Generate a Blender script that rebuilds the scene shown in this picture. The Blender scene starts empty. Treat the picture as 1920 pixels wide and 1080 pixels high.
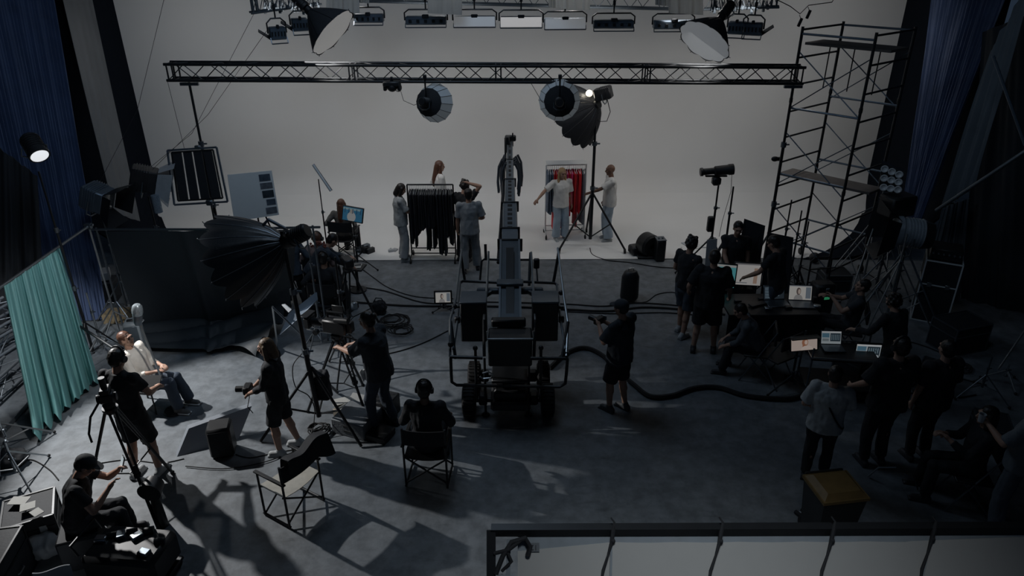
import bpy, math, random
from mathutils import Vector, Matrix, Euler, noise
random.seed(7)
SC = bpy.context.scene
COL = SC.collection
PI = math.pi
R = math.radians
# ---------------------------------------------------------------- camera
F = 1350.0
CAMZ = 6.2
PITCH = R(26.15); ROLL = R(-0.3)
cd = bpy.data.cameras.new('camera'); cam = bpy.data.objects.new('camera', cd); COL.objects.link(cam)
cd.sensor_width = 36; cd.lens = F / 1920 * 36; cd.clip_end = 200
CM = Matrix.Translation((0, 0, CAMZ)) @ Matrix.Rotation(PI/2 - PITCH, 4, 'X') @ Matrix.Rotation(ROLL, 4, 'Z')
cam.matrix_world = CM
SC.camera = cam
# ---------------------------------------------------------------- world, exposure, lights
SC.view_settings.view_transform = 'Standard'
SC.view_settings.look = 'None'
SC.view_settings.exposure = 0.0
SC.view_settings.gamma = 1.0
w = bpy.data.worlds.new('World'); SC.world = w; w.use_nodes = True
w.node_tree.nodes['Background'].inputs[0].default_value = (0.40, 0.62, 1.0, 1)
w.node_tree.nodes['Background'].inputs[1].default_value = 0.034

def aim(d):
    return Vector(d).to_track_quat('-Z', 'Y')
def area(name, loc, to, sx, sy, power, color=(1, 1, 1), spread=180):
    l = bpy.data.lights.new(name, 'AREA'); l.shape = 'RECTANGLE'; l.size = sx; l.size_y = sy
    l.energy = power; l.color = color; l.spread = R(spread)
    o = bpy.data.objects.new(name, l); COL.objects.link(o); o.location = loc
    o.rotation_mode = 'QUATERNION'; o.rotation_quaternion = aim(Vector(to) - Vector(loc)); return o
def spot(name, loc, to, power, size, blend=.3, color=(1, 1, 1), rad=.05):
    l = bpy.data.lights.new(name, 'SPOT'); l.spot_size = R(size); l.spot_blend = blend
    l.energy = power; l.color = color; l.shadow_soft_size = rad
    o = bpy.data.objects.new(name, l); COL.objects.link(o); o.location = loc
    o.rotation_mode = 'QUATERNION'; o.rotation_quaternion = aim(Vector(to) - Vector(loc)); return o
def point(name, loc, power, color=(1, 1, 1), rad=.05):
    l = bpy.data.lights.new(name, 'POINT'); l.energy = power; l.color = color; l.shadow_soft_size = rad
    o = bpy.data.objects.new(name, l); COL.objects.link(o); o.location = loc; return o
# key spotlight high on the left, the source of the long hard shadows
KEY = Vector((-6.58, 9.86, 3.42))
spot('key_spotlight', (-7.5, 9.4, 4.1), (-3.5, 7.5, 0), 1300, 62, .35, (1.0, .985, .97), .06)
spot('left_lamp_light', KEY + Vector((.08, -.06, -.1)), (-3.3, 6.9, 0), 60, 60, .5, (.96, .985, 1.0), .06)
# side light from beyond the left edge on the teal curtain, unseen overhead fill added to brighten the foreground frame
spot('side_spotlight', (-8.6, 5.2, 4.6), (-8.3, 9.3, .5), 900, 30, .5, (.96, .98, 1.0), .10)
spot('curtain_spotlight', (-2.2, 6.3, 5.6), (-6.5, 9.0, 1.2), 520, 32, .6, (1.0, .975, .95), .12)
area('frame_fill', (1.2, 3.0, 7.0), (1.5, 4.0, 1.6), 2.4, .5, 14, (.92, .97, 1.0), 50)
# cyclorama wash from the overhead bank lights
for i, x in enumerate((-6.6, -4.0, -1.4, 1.4, 4.0, 6.6)):
    area('cyc_wash', (x, 14.45, 4.98), (x*1.05, 17.4, 2.3), 1.3, .25, 6.4 + (7 if abs(x) > 6 else 0), (1.0, .975, .945))
    area('stage_wash', (x*.85, 14.42, 4.82), (x*.7, 15.4, 0.0), 1.3, .25, 5 + (5 if abs(x) > 6 else 0), (1.0, .97, .94), 130)
for x, tx in ((-3.3, -.9), (3.5, 1.6)):
    area('octabox_light', (x*.97, 13.0, 4.45), (tx, 15.2, .9), .7, .7, 12, (1.0, .975, .95), 110)
for x in (-3.15, -1.25, .95, 1.3, 3.4):
    spot('cloth_fill', (x, 15.3, 5.6), (x, 13.7, 4.95), 30, 50, .6, (1.0, .98, .95), .1)  # unseen spots added behind the hanging white cloths to make them bright
area('left_fill', (-3.0, 6.5, 8.2), (-9, 13.5, 3.2), 1.5, 1.5, 30, (.60, .78, 1.0), 100)  # unseen blue fill added to lift the curtains on the left
area('right_fill', (3.5, 7.0, 8.2), (9, 12.5, 2.5), 1.5, 1.5, 9, (.60, .78, 1.0), 100)  # the same added fill for the curtains on the right
# cold top light over the working floor
area('floor_softlight', (-1.4, 10.6, 7.6), (-1.0, 10.2, 0), 2.8, 2.8, 62, (.60, .78, 1.0))

# ---------------------------------------------------------------- picture measuring helpers
def ray(x, y):
    return (CM.to_3x3() @ Vector(((x-960)/F, -(y-540)/F, -1)))
def G(x, y, z=0.0):
    d = ray(x, y); t = (z - CAMZ) / d.z; return Vector((0, 0, CAMZ)) + d*t
def VD(x, y, D):
    d = ray(x, y); t = D / d.y; return Vector((0, 0, CAMZ)) + d*t
def ZH(x, y, yt):
    """height above the floor of what stands at pixel (x,y) and reaches row yt"""
    g = G(x, y); return VD(x, yt, g.y).z
# ---------------------------------------------------------------- mesh builder
def basis(d):
    d = Vector(d).normalized(); a = Vector((0, 0, 1)) if abs(d.z) < .95 else Vector((0, 1, 0))
    s = d.cross(a).normalized(); return s, s.cross(d).normalized(), d
class MB:
    def __init__(s): s.v = []; s.f = []; s.n = 0
    def add(s, vs, fs):
        b = len(s.v); s.v += [Vector(p) for p in vs]; s.f += [tuple(i+b for i in f) for f in fs]; return s
    def box(s, c, d, rz=0, m=None):
        hx, hy, hz = d[0]/2, d[1]/2, d[2]/2
        vs = [Vector((x*hx, y*hy, z*hz)) for x, y, z in ((-1,-1,-1),(1,-1,-1),(1,1,-1),(-1,1,-1),(-1,-1,1),(1,-1,1),(1,1,1),(-1,1,1))]
        if m is None: m = Matrix.Rotation(rz, 3, 'Z')
        return s.add([m @ p + Vector(c) for p in vs], [(0,3,2,1),(4,5,6,7),(0,1,5,4),(1,2,6,5),(2,3,7,6),(3,0,4,7)])
    def bbox(s, c, d, b=.01, m=None, rz=0):
        """box with bevelled edges"""
        if m is None: m = Matrix.Rotation(rz, 3, 'Z')
        h = [x/2 for x in d]; b = min(b, *[x*.45 for x in h]); c = Vector(c)
        vs = []; idx = {}
        for sx in (-1, 1):
            for sy in (-1, 1):
                for sz in (-1, 1):
                    for a in range(3):
                        p = [sx*(h[0]-b), sy*(h[1]-b), sz*(h[2]-b)]; p[a] = (sx, sy, sz)[a]*h[a]
                        idx[(sx, sy, sz, a)] = len(vs); vs.append(m @ Vector(p) + c)
        fs = []
        for a in range(3):
            o = [k for k in range(3) if k != a]
            for sg in (-1, 1):
                q = []
                for u, v in ((-1,-1),(1,-1),(1,1),(-1,1)):
                    k = [0,0,0]; k[a] = sg; k[o[0]] = u; k[o[1]] = v; q.append(idx[(*k, a)])
                fs.append(tuple(q))
        for a in range(3):
            o = [k for k in range(3) if k != a]
            for u in (-1, 1):
                for v in (-1, 1):
                    def K(e, ax):
                        k = [0,0,0]; k[a] = e; k[o[0]] = u; k[o[1]] = v; return idx[(*k, ax)]
                    fs.append((K(-1,o[0]), K(1,o[0]), K(1,o[1]), K(-1,o[1])))
        for sx in (-1,1):
            for sy in (-1,1):
                for sz in (-1,1): fs.append(tuple(idx[(sx,sy,sz,a)] for a in range(3)))
        s.fixn = True
        return s.add(vs, fs)
    def bar(s, a, b, w=.03, h=None):
        a = Vector(a); b = Vector(b); h = h or w; S, U, D = basis(b-a)
        vs = [p + S*x*w/2 + U*y*h/2 for p in (a, b) for x, y in ((-1,-1),(1,-1),(1,1),(-1,1))]
        return s.add(vs, [(3,2,1,0),(4,5,6,7),(0,1,5,4),(1,2,6,5),(2,3,7,6),(3,0,4,7)])
    def tube(s, pts, r=.02, n=8, closed=False):
        pts = [Vector(p) for p in pts]; k = len(pts)
        rs = r if isinstance(r, (list, tuple)) else [r]*k
        vs = []; prev = None
        for i, p in enumerate(pts):
            if closed: t = pts[(i+1) % k] - pts[i-1]
            else: t = pts[min(i+1, k-1)] - pts[max(i-1, 0)]
            if t.length < 1e-9: t = Vector((0,0,1))
            t.normalize()
            if prev is None: S, U, _ = basis(t)
            else:
                S = prev - t*prev.dot(t)
                if S.length < 1e-6: S = basis(t)[0]
                S.normalize(); U = S.cross(t)
            prev = S
            for j in range(n):
                a = 2*PI*j/n; vs.append(p + (S*math.cos(a) + U*math.sin(a))*rs[i])
        fs = []
        m = k if closed else k-1
        for i in range(m):
            for j in range(n):
                a = i*n+j; b = i*n+(j+1) % n; c = ((i+1) % k)*n+(j+1) % n; d = ((i+1) % k)*n+j
                fs.append((a, d, c, b))
        if not closed:
            fs.append(tuple(range(n))); fs.append(tuple(reversed(range((k-1)*n, k*n))))
        s.fixn = True
        return s.add(vs, fs)
    def cyl(s, a, b, r, r2=None, n=16):
        return s.tube([a, b], [r, r if r2 is None else r2], n)
    def loft(s, rings, cap=True):
        """rings: (centre, axis u, axis v, ru, rv)"""
        n = 20; vs = []
        for c, u, v, ru, rv in rings:
            for j in range(n):
                a = 2*PI*j/n; vs.append(Vector(c) + Vector(u)*math.cos(a)*ru + Vector(v)*math.sin(a)*rv)
        fs = []
        for i in range(len(rings)-1):
            for j in range(n):
                fs.append((i*n+j, i*n+(j+1) % n, (i+1)*n+(j+1) % n, (i+1)*n+j))
        if cap: fs.append(tuple(reversed(range(n)))); fs.append(tuple(range((len(rings)-1)*n, len(rings)*n)))
        s.fixn = True
        return s.add(vs, fs)
    def ell(s, c, r, m=None, nu=16, nv=10):
        if isinstance(r, (int, float)): r = (r, r, r)
        c = Vector(c); vs = []; m = m or Matrix.Identity(3)
        for i in range(1, nv):
            t = PI*i/nv
            for j in range(nu):
                a = 2*PI*j/nu
                vs.append(m @ Vector((math.sin(t)*math.cos(a)*r[0], math.sin(t)*math.sin(a)*r[1], math.cos(t)*r[2])) + c)
        k = len(vs); vs.append(m @ Vector((0,0,r[2])) + c); vs.append(m @ Vector((0,0,-r[2])) + c)
        fs = []
        for i in range(nv-2):
            for j in range(nu): fs.append((i*nu+j, (i+1)*nu+j, (i+1)*nu+(j+1) % nu, i*nu+(j+1) % nu))
        for j in range(nu):
            fs.append((k, j, (j+1) % nu)); fs.append((k+1, (nv-2)*nu+(j+1) % nu, (nv-2)*nu+j))
        return s.add(vs, fs)
    def cap(s, a, b, ra, rb=None, n=10):
        """tapered capsule"""
        rb = ra if rb is None else rb; a = Vector(a); b = Vector(b); d = b-a
        if d.length < 1e-6: return s.ell(a, ra)
        d.normalize()
        pts = []; rs = []
        for t in (85, 60, 30): pts.append(a - d*ra*math.sin(R(t))); rs.append(ra*math.cos(R(t)))
        pts += [a, b]; rs += [ra, rb]
        for t in (30, 60, 85): pts.append(b + d*rb*math.sin(R(t))); rs.append(rb*math.cos(R(t)))
        return s.tube(pts, rs, n)
    def lathe(s, prof, c=(0,0,0), m=None, n=24):
        """prof: (r, z) pairs, revolved about local z"""
        m = m or Matrix.Identity(3); c = Vector(c); vs = []
        for r, z in prof:
            for j in range(n):
                a = 2*PI*j/n; vs.append(m @ Vector((r*math.cos(a), r*math.sin(a), z)) + c)
        fs = [(i*n+j, i*n+(j+1) % n, (i+1)*n+(j+1) % n, (i+1)*n+j) for i in range(len(prof)-1) for j in range(n)]
        s.fixn = True
        return s.add(vs, fs)
    def sheet(s, fn, nu, nv, t=.006):
        """fn(u,v)->point, closed slab of thickness t"""
        P = [[Vector(fn(i/nu, j/nv)) for j in range(nv+1)] for i in range(nu+1)]
        A = []; B = []
        for i in range(nu+1):
            for j in range(nv+1):
                du = P[min(i+1,nu)][j] - P[max(i-1,0)][j]; dv = P[i][min(j+1,nv)] - P[i][max(j-1,0)]
                nn = du.cross(dv)
                nn = nn.normalized() if nn.length > 1e-9 else Vector((0,0,1))
                A.append(P[i][j] + nn*t/2); B.append(P[i][j] - nn*t/2)
        W = nv+1; K = len(A); fs = []
        for i in range(nu):
            for j in range(nv):
                a, b, c, d = i*W+j, (i+1)*W+j, (i+1)*W+j+1, i*W+j+1
                fs.append((a, b, c, d)); fs.append((K+d, K+c, K+b, K+a))
        for i in range(nu):
            fs.append((i*W, K+i*W, K+(i+1)*W, (i+1)*W)); e = nv
            fs.append(((i+1)*W+e, K+(i+1)*W+e, K+i*W+e, i*W+e))
        for j in range(nv):
            fs.append((j+1, K+j+1, K+j, j)); q = nu*W
            fs.append((q+j, K+q+j, K+q+j+1, q+j+1))
        return s.add(A+B, fs)
    def prism(s, pts, dvec):
        """closed outline pts extruded along dvec"""
        n = len(pts); d = Vector(dvec)
        s.fixn = True
        return s.add([Vector(p) for p in pts] + [Vector(p)+d for p in pts],
                     [tuple(range(n)), tuple(reversed(range(n, 2*n)))] + [(i, (i+1) % n, n+(i+1) % n, n+i) for i in range(n)])
    def mesh(s, name):
        me = bpy.data.meshes.new(name); me.from_pydata([tuple(p) for p in s.v], [], s.f)
        if getattr(s, 'fixn', False):
            import bmesh
            bm = bmesh.new(); bm.from_mesh(me); bmesh.ops.recalc_face_normals(bm, faces=bm.faces); bm.to_mesh(me); bm.free()
        me.update(); return me
def build(name, mb, mat, parent=None, smooth=False, label=None, xf=None):
    me = mb.mesh(name) if isinstance(mb, MB) else mb
    if xf is not None: me.transform(xf)
    me.materials.clear(); me.materials.append(mat)
    if smooth:
        me.polygons.foreach_set('use_smooth', [True]*len(me.polygons))
        try: me.set_sharp_from_angle(angle=R(40))
        except Exception: pass
    o = bpy.data.objects.new(name, me); COL.objects.link(o)
    if parent is not None: o.parent = parent
    if label: o['label'] = label
    return o
def tag(o, label, cat, group=None, kind=None):
    o['label'] = label; o['category'] = cat
    if group: o['group'] = group
    if kind: o['kind'] = kind
    return o
def thing(name, label, cat, loc=(0,0,0), rz=0, group=None):
    o = bpy.data.objects.new(name, None); COL.objects.link(o); o.location = loc; o.rotation_euler = (0, 0, rz)
    o.empty_display_size = .1
    return tag(o, label, cat, group)
def solo(name, label, cat, mb, mat, group=None, smooth=False, kind=None):
    return tag(build(name, mb, mat, None, smooth), label, cat, group, kind)
def copy_tree(o, parent=None):
    c = o.copy(); COL.objects.link(c); c.parent = parent
    for ch in [x for x in bpy.data.objects if x.parent == o]: copy_tree(ch, c)
    return c
def struct(name, mb, mat, smooth=False):
    o = build(name, mb, mat, None, smooth); o['kind'] = 'structure'; return o
# ---------------------------------------------------------------- materials
MATS = {}
def M(name, col, rough=.6, metal=0.0, var=.18, scale=9, bump=0.0, emit=0.0, spec=.5, trans=0.0):
    if name in MATS: return MATS[name]
    m = bpy.data.materials.new(name); m.use_nodes = True; nt = m.node_tree; b = nt.nodes['Principled BSDF']
    b.inputs['Roughness'].default_value = rough; b.inputs['Metallic'].default_value = metal
    b.inputs['Specular IOR Level'].default_value = spec
    tc = nt.nodes.new('ShaderNodeTexCoord'); nz = nt.nodes.new('ShaderNodeTexNoise'); nz.inputs['Scale'].default_value = scale
    nz.inputs['Detail'].default_value = 5
    nt.links.new(tc.outputs['Object'], nz.inputs['Vector'])
    mx = nt.nodes.new('ShaderNodeMix'); mx.data_type = 'RGBA'
    mx.inputs['A'].default_value = (*[c*(1-var) for c in col], 1); mx.inputs['B'].default_value = (*[min(1, c*(1+var)) for c in col], 1)
    nt.links.new(nz.outputs['Fac'], mx.inputs['Factor']); nt.links.new(mx.outputs['Result'], b.inputs['Base Color'])
    if bump:
        bp = nt.nodes.new('ShaderNodeBump'); bp.inputs['Strength'].default_value = bump; bp.inputs['Distance'].default_value = .02
        n2 = nt.nodes.new('ShaderNodeTexNoise'); n2.inputs['Scale'].default_value = scale*4; nt.links.new(tc.outputs['Object'], n2.inputs['Vector'])
        nt.links.new(n2.outputs['Fac'], bp.inputs['Height']); nt.links.new(bp.outputs['Normal'], b.inputs['Normal'])
    if emit:
        nt.links.new(mx.outputs['Result'], b.inputs['Emission Color']); b.inputs['Emission Strength'].default_value = emit
    if trans:
        tr = nt.nodes.new('ShaderNodeBsdfTranslucent'); ms = nt.nodes.new('ShaderNodeMixShader'); ms.inputs[0].default_value = trans
        nt.links.new(mx.outputs['Result'], tr.inputs['Color']); out = nt.nodes['Material Output']
        nt.links.new(b.outputs[0], ms.inputs[1]); nt.links.new(tr.outputs[0], ms.inputs[2]); nt.links.new(ms.outputs[0], out.inputs['Surface'])
    MATS[name] = m; return m
BLK = M('black_cloth', (.012, .014, .018), .85, var=.3, scale=5, bump=.2)
BMET = M('black_metal', (.016, .018, .021), .38, .3, spec=.5)
BPLA = M('black_plastic', (.013, .014, .016), .45)
RUB = M('rubber', (.012, .012, .013), .8, bump=.1)
GMET = M('grey_metal', (.16, .185, .21), .35, .8)
BLUM = M('blue_grey_metal', (.10, .13, .165), .4, .5)
SMET = M('bright_metal', (.45, .48, .50), .3, .9)
WHT = M('white_paint', (.70, .71, .71), .5, var=.05)
WCL = M('white_cloth', (.62, .62, .61), .8, var=.06, bump=.1, trans=.6)
GCL = M('grey_cloth', (.13, .15, .17), .85, bump=.2)
SKIN = M('skin', (.42, .25, .18), .55, var=.08)
SKIN2 = M('brown_skin', (.16, .085, .055), .5, var=.08)
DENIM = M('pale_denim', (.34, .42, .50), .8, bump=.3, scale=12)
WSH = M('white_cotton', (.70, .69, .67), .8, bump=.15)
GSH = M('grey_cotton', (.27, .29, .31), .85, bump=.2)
DSH = M('dark_cotton', (.022, .027, .034), .85, bump=.2)
DBL = M('dark_blue_cotton', (.03, .042, .06), .85, bump=.2)
HAIRD = M('dark_hair', (.012, .009, .008), .45, scale=40)
HAIRB = M('brown_hair', (.10, .045, .028), .45, scale=40)
HAIRY = M('blond_hair', (.42, .27, .14), .5, scale=40)
WOOD = M('plywood', (.36, .30, .23), .7, scale=6)
CASE = M('flight_case_black', (.014, .017, .022), .7, bump=.1)
# ================================================================ the setting
WX = 8.9; WD = 17.45; CR = 2.9          # half width, back wall distance, cove radius
def floor_mat():
    m = bpy.data.materials.new('worn_dark_floor'); m.use_nodes = True; nt = m.node_tree; b = nt.nodes['Principled BSDF']; L = nt.links.new
    tc = nt.nodes.new('ShaderNodeTexCoord')
    def nz(s, d, sx=1, sy=1):
        mp = nt.nodes.new('ShaderNodeMapping'); mp.inputs['Scale'].default_value = (sx, sy, 1); L(tc.outputs['Object'], mp.inputs['Vector'])
        n = nt.nodes.new('ShaderNodeTexNoise'); n.inputs['Scale'].default_value = s; n.inputs['Detail'].default_value = d; n.inputs['Roughness'].default_value = .65
        L(mp.outputs['Vector'], n.inputs['Vector']); return n
    a = nz(.9, 8); c = nz(5, 12); e = nz(3, 9, .5, 2.2)
    r1 = nt.nodes.new('ShaderNodeValToRGB'); r1.color_ramp.elements[0].position = .3; r1.color_ramp.elements[1].position = .75
    r1.color_ramp.elements[0].color = (.138, .157, .176, 1); r1.color_ramp.elements[1].color = (.208, .228, .246, 1); L(a.outputs['Fac'], r1.inputs['Fac'])
    r2 = nt.nodes.new('ShaderNodeValToRGB'); r2.color_ramp.elements[0].position = .38; r2.color_ramp.elements[1].position = .62
    r2.color_ramp.elements[0].color = (.62, .62, .62, 1); r2.color_ramp.elements[1].color = (1, 1, 1, 1); L(c.outputs['Fac'], r2.inputs['Fac'])
    mx = nt.nodes.new('ShaderNodeMix'); mx.data_type = 'RGBA'; mx.blend_type = 'MULTIPLY'; mx.inputs['Factor'].default_value = .95
    L(r1.outputs[0], mx.inputs['A']); L(r2.outputs[0], mx.inputs['B'])
    r3 = nt.nodes.new('ShaderNodeValToRGB'); r3.color_ramp.elements[0].position = .30; r3.color_ramp.elements[1].position = .40
    r3.color_ramp.elements[0].color = (.45, .45, .45, 1); r3.color_ramp.elements[1].color = (1, 1, 1, 1); L(e.outputs['Fac'], r3.inputs['Fac'])
    m2 = nt.nodes.new('ShaderNodeMix'); m2.data_type = 'RGBA'; m2.blend_type = 'MULTIPLY'; m2.inputs['Factor'].default_value = .6
    L(mx.outputs['Result'], m2.inputs['A']); L(r3.outputs[0], m2.inputs['B']); L(m2.outputs['Result'], b.inputs['Base Color'])
    mr = nt.nodes.new('ShaderNodeMapRange'); mr.inputs['To Min'].default_value = .45; mr.inputs['To Max'].default_value = .7
    L(e.outputs['Fac'], mr.inputs['Value']); L(mr.outputs[0], b.inputs['Roughness'])
    b.inputs['Specular IOR Level'].default_value = .45
    bp = nt.nodes.new('ShaderNodeBump'); bp.inputs['Strength'].default_value = .45; bp.inputs['Distance'].default_value = .01
    L(c.outputs['Fac'], bp.inputs['Height']); L(bp.outputs['Normal'], b.inputs['Normal'])
    return m
struct('floor', MB().box((0, 8, -.1), (26, 26, .2)), floor_mat())
CYC = M('cyclorama_paint', (.80, .80, .79), .75, var=.02, scale=1.5)
BWALL = M('black_wall_paint', (.009, .012, .018), .95, var=.2, spec=.03)
# white cyclorama: floor, small cove, wall; its floor narrows towards the front
CR = .9
def edge(d):
    P = [(13.9, 6.1), (14.3, 6.75), (14.75, 7.25), (15.3, 7.75), (16.0, 8.22), (16.7, 8.62), (WD, WX), (99, WX)]
    for (a, x), (b, y) in zip(P, P[1:]):
        if d <= b: return x + (y-x)*max(0, d-a)/(b-a)
prof = [(13.98, .012), (14.15, .012), (14.3, .012), (14.5, .012), (14.75, .012), (15, .012), (15.3, .012), (15.65, .012), (16, .012), (16.3, .012)]
for k in range(0, 13): a = R(90*k/12); prof.append((WD - CR + CR*math.sin(a), .012 + CR - CR*math.cos(a)))
prof += [(WD, 3.0), (WD, 5.0), (WD, 7.5)]
mb = MB(); vs = []; fs = []
for i, (d, z) in enumerate(prof):
    h = edge(d) + .09
    for j in range(21): vs.append((-h + 2*h*j/20, d, z))
for i in range(len(prof)-1):
    for j in range(20): a = i*21+j; fs.append((a, a+1, a+22, a+21))
def slab(vs, fs, nm):
    ids = sorted({i for f in fs for i in f}); mp = {q: n for n, q in enumerate(ids)}; P = [vs[i] for i in ids]; Fs = [tuple(mp[i] for i in f) for f in fs]; k = len(P)
    struct(nm, MB().add(P + [(x, y+.06, z-.01) for x, y, z in P], Fs + [tuple(k+q for q in reversed(f)) for f in Fs]), CYC, True)
slab(vs, [f for f in fs if prof[f[0]//21][1] < .3], 'floor')
slab(vs, [f for f in fs if prof[f[0]//21][1] >= .3], 'wall_back')
# black returns at both sides, their skirts sweep over the floor
for sg, nm in ((-1, 'wall_left'), (1, 'wall_right')):
    vs = []; fs = []
    ds = [13.9, 14.3, 14.75, 15.3, 16.0, 16.7, WD]
    for d in ds:
        e = edge(d)
        for q in range(9):
            k = q/8; x = e + (WX+.06-e)*k; z = .018 + 1.1*k**3
            vs.append((sg*x, d, z))
        vs.append((sg*(WX+.06), d, 7.5))
    for i in range(len(ds)-1):
        for j in range(9): a = i*10+j; fs.append((a, a+1, a+11, a+10))
    k = len(vs); vs += [(x+sg*.05, y, z-.006) for x, y, z in vs]; fs += [tuple(k+q for q in reversed(f)) for f in fs]
    mb = MB(); mb.add(vs, fs)
    mb.box((sg*(WX+.95), 7, 3.75), (.1, 14, 7.5))
    struct(nm, mb, BWALL, False)
struct('ceiling', MB().box((0, 8, 8.6), (26, 26, .15)), BWALL)

# ---------------------------------------------------------------- cloth helpers
def pleats(u, v, n, amp, seed, ph=0.0):
    a = math.sin(2*PI*n*u + 3*noise.noise((u*4, v*1.2, seed)) + ph)
    b = math.sin(2*PI*n*2.3*u + 2*noise.noise((u*7, v*2, seed+5)))
    return amp*(a*.7 + b*.3)
def hung(name, label, cat, c00, c10, c01, c11, mat, n=9, amp=.05, seed=1, nu=120, nv=24, group=None, flare=.6, t=.008, belly=0.0, hem=0.0):
    """cloth between top corners c00,c10 and bottom corners c01,c11"""
    c00, c10, c01, c11 = map(Vector, (c00, c10, c01, c11))
    nn = (c10-c00).cross(c01-c00).normalized()
    def fn(u, v):
        p = c00.lerp(c10, u).lerp(c01.lerp(c11, u), v)
        p = p + nn*pleats(u, v, n, amp*(.5 + flare*v), seed) + nn*belly*math.sin(PI*v)
        if hem and v > .6: p.z += hem*(v-.6)/.4*math.sin(2*PI*n*u + seed)
        return p
    return solo(name, label, cat, MB().sheet(fn, nu, nv, t), mat, group, True)

BLUEC = M('blue_velvet', (.045, .072, .15), .65, var=.35, scale=3, bump=.15)
DARKC = M('dark_drape_cloth', (.016, .020, .026), .85, var=.3, scale=2, bump=.2)
GREYC = M('worn_grey_drape', (.10, .12, .14), .85, var=.3, scale=2, bump=.2)
TEAL = M('teal_satin', (.20, .46, .46), .5, var=.08, scale=2, trans=.25)
# left: grey flat, blue curtain, dark drapes
hung('grey_backdrop', 'tall grey canvas backdrop between the blue curtain and white cyclorama at left', 'backdrop',
     VD(104, -60, 15.0), VD(160, -60, 16.6), VD(215, 400, 13.6), VD(262, 415, 14.5), M('grey_canvas', (.115, .125, .135), .8, scale=1.5, bump=.1), 2, .02, 3)
def up(p, dz): p = Vector(p); p.z += dz; return p
hung('blue_curtain', 'tall pleated dark blue curtain hanging on the left side of the studio', 'curtain',
     VD(-110, -60, 12.6), VD(95, -40, 14.4), G(60, 610, .02), G(200, 598, .02), BLUEC, 22, .055, 11, 260, 30, 'blue side curtains')
hung('dark_drape', 'dark grey gathered drape at far left beneath the glowing lamp', 'drape',
     VD(-160, 160, 10.3), VD(70, 330, 11.2), G(-160, 640, .02), G(85, 600, .02), DARKC, 8, .07, 21, 160, 24)
# right
hung('blue_curtain', 'tall pleated dark blue curtain hanging on the right side of the studio', 'curtain',
     VD(1752, -50, 15.6), VD(1905, -50, 13.6), VD(1694, 400, 13.9), VD(1722, 425, 12.8), BLUEC, 16, .06, 31, 220, 30, 'blue side curtains')
hung('grey_drape', 'grey cloth gathered over a slanting pole at the far right', 'drape',
     VD(1858, 95, 11.9), VD(1945, -60, 11.4), VD(1762, 392, 11.6), VD(1828, 352, 11.3), GREYC, 3, .06, 41)
hung('grey_drape', 'grey crumpled cloth hanging below the slanting pole at the far right', 'drape',
     VD(1768, 388, 12.4), VD(1818, 372, 12.3), VD(1722, 560, 12.2), VD(1800, 560, 12.1), GREYC, 4, .05, 43)
hung('black_drape', 'large black drape covering the right end of the studio behind the crew', 'drape',
     VD(1842, 60, 13.2), VD(2150, -60, 10.8), G(1800, 560, .02), G(2150, 640, .02), DARKC, 7, .06, 45, 140, 20)
def stick(name, label, cat, pts, r, mat, group=None, n=8):
    return solo(name, label, cat, MB().tube(pts, r, n), mat, group, True)
stick('slanting_pole', 'long pale diagonal pole holding up the grey cloth at right', 'pole', [VD(1755, 395, 11.2), VD(1940, 272, 10.4)], .03, GMET)
stick('slanting_pole', 'dark diagonal pole leaning above the grey cloth at right edge', 'pole', [VD(1862, 105, 10.8), VD(1922, 272, 10.4)], .022, BLUM)
# ---------------------------------------------------------------- teal curtain on its slanting pole
pa, pb = G(-30, 560, 2.15), VD(166, 424, 10.9)
pa = VD(-30, 560, 8.6)
t = thing('curtain_stand', 'slanting white pole and upright stand carrying the teal curtain', 'stand', (0,0,0))
build('crossbar', MB().tube([pa, pb], .022, 10), SMET, t, True)
pbz = Vector((pb.x, pb.y, 0)); 
foot = G(222, 640)
build('pole', MB().tube([pb + Vector((0,0,.04)), (pb.x+.02, pb.y, 0.02)], .016, 10), SMET, t, True)
build('clamp', MB().box(pb, (.09, .07, .09)).cyl(pb+Vector((-.07,0,.02)), pb+Vector((.08,0,.02)), .02), GMET, t, True)
for a in (20, 140, 260):
    q = Vector((pb.x+.02, pb.y, 0)); build('leg', MB().tube([q+Vector((0,0,.45)), q+Vector((.45*math.cos(R(a)), .45*math.sin(R(a)), .02))], .012, 8), SMET, t, True)
T0 = pa.lerp(pb, .16); T1 = pa.lerp(pb, .68)
def tealf(u, v):
    top = T0.lerp(T1, u)
    b = Vector(G(66, 822, .06)).lerp(Vector(G(184, 712, .06)), u)
    p = top.lerp(b, v); nn = Vector((.55, -.8, 0)).normalized()
    A = (.03 + .11*v)*(.7+.5*noise.noise((u*5, .3, 4)))
    p = p + nn*A*(math.sin(2*PI*6.5*u + 1.8*noise.noise((u*3, v*.8, 2.2))) + .35*math.sin(2*PI*17*u + v)*(1-.6*v))
    if v > .85: p.z += .10*(v-.85)/.15*math.sin(2*PI*6.5*u+1.2)
    p.z = max(p.z, .03)
    return p
solo('teal_curtain', 'teal satin curtain hanging in folds from a slanting pole at left', 'curtain', MB().sheet(tealf, 200, 40, .006), TEAL, None, True)
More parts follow.
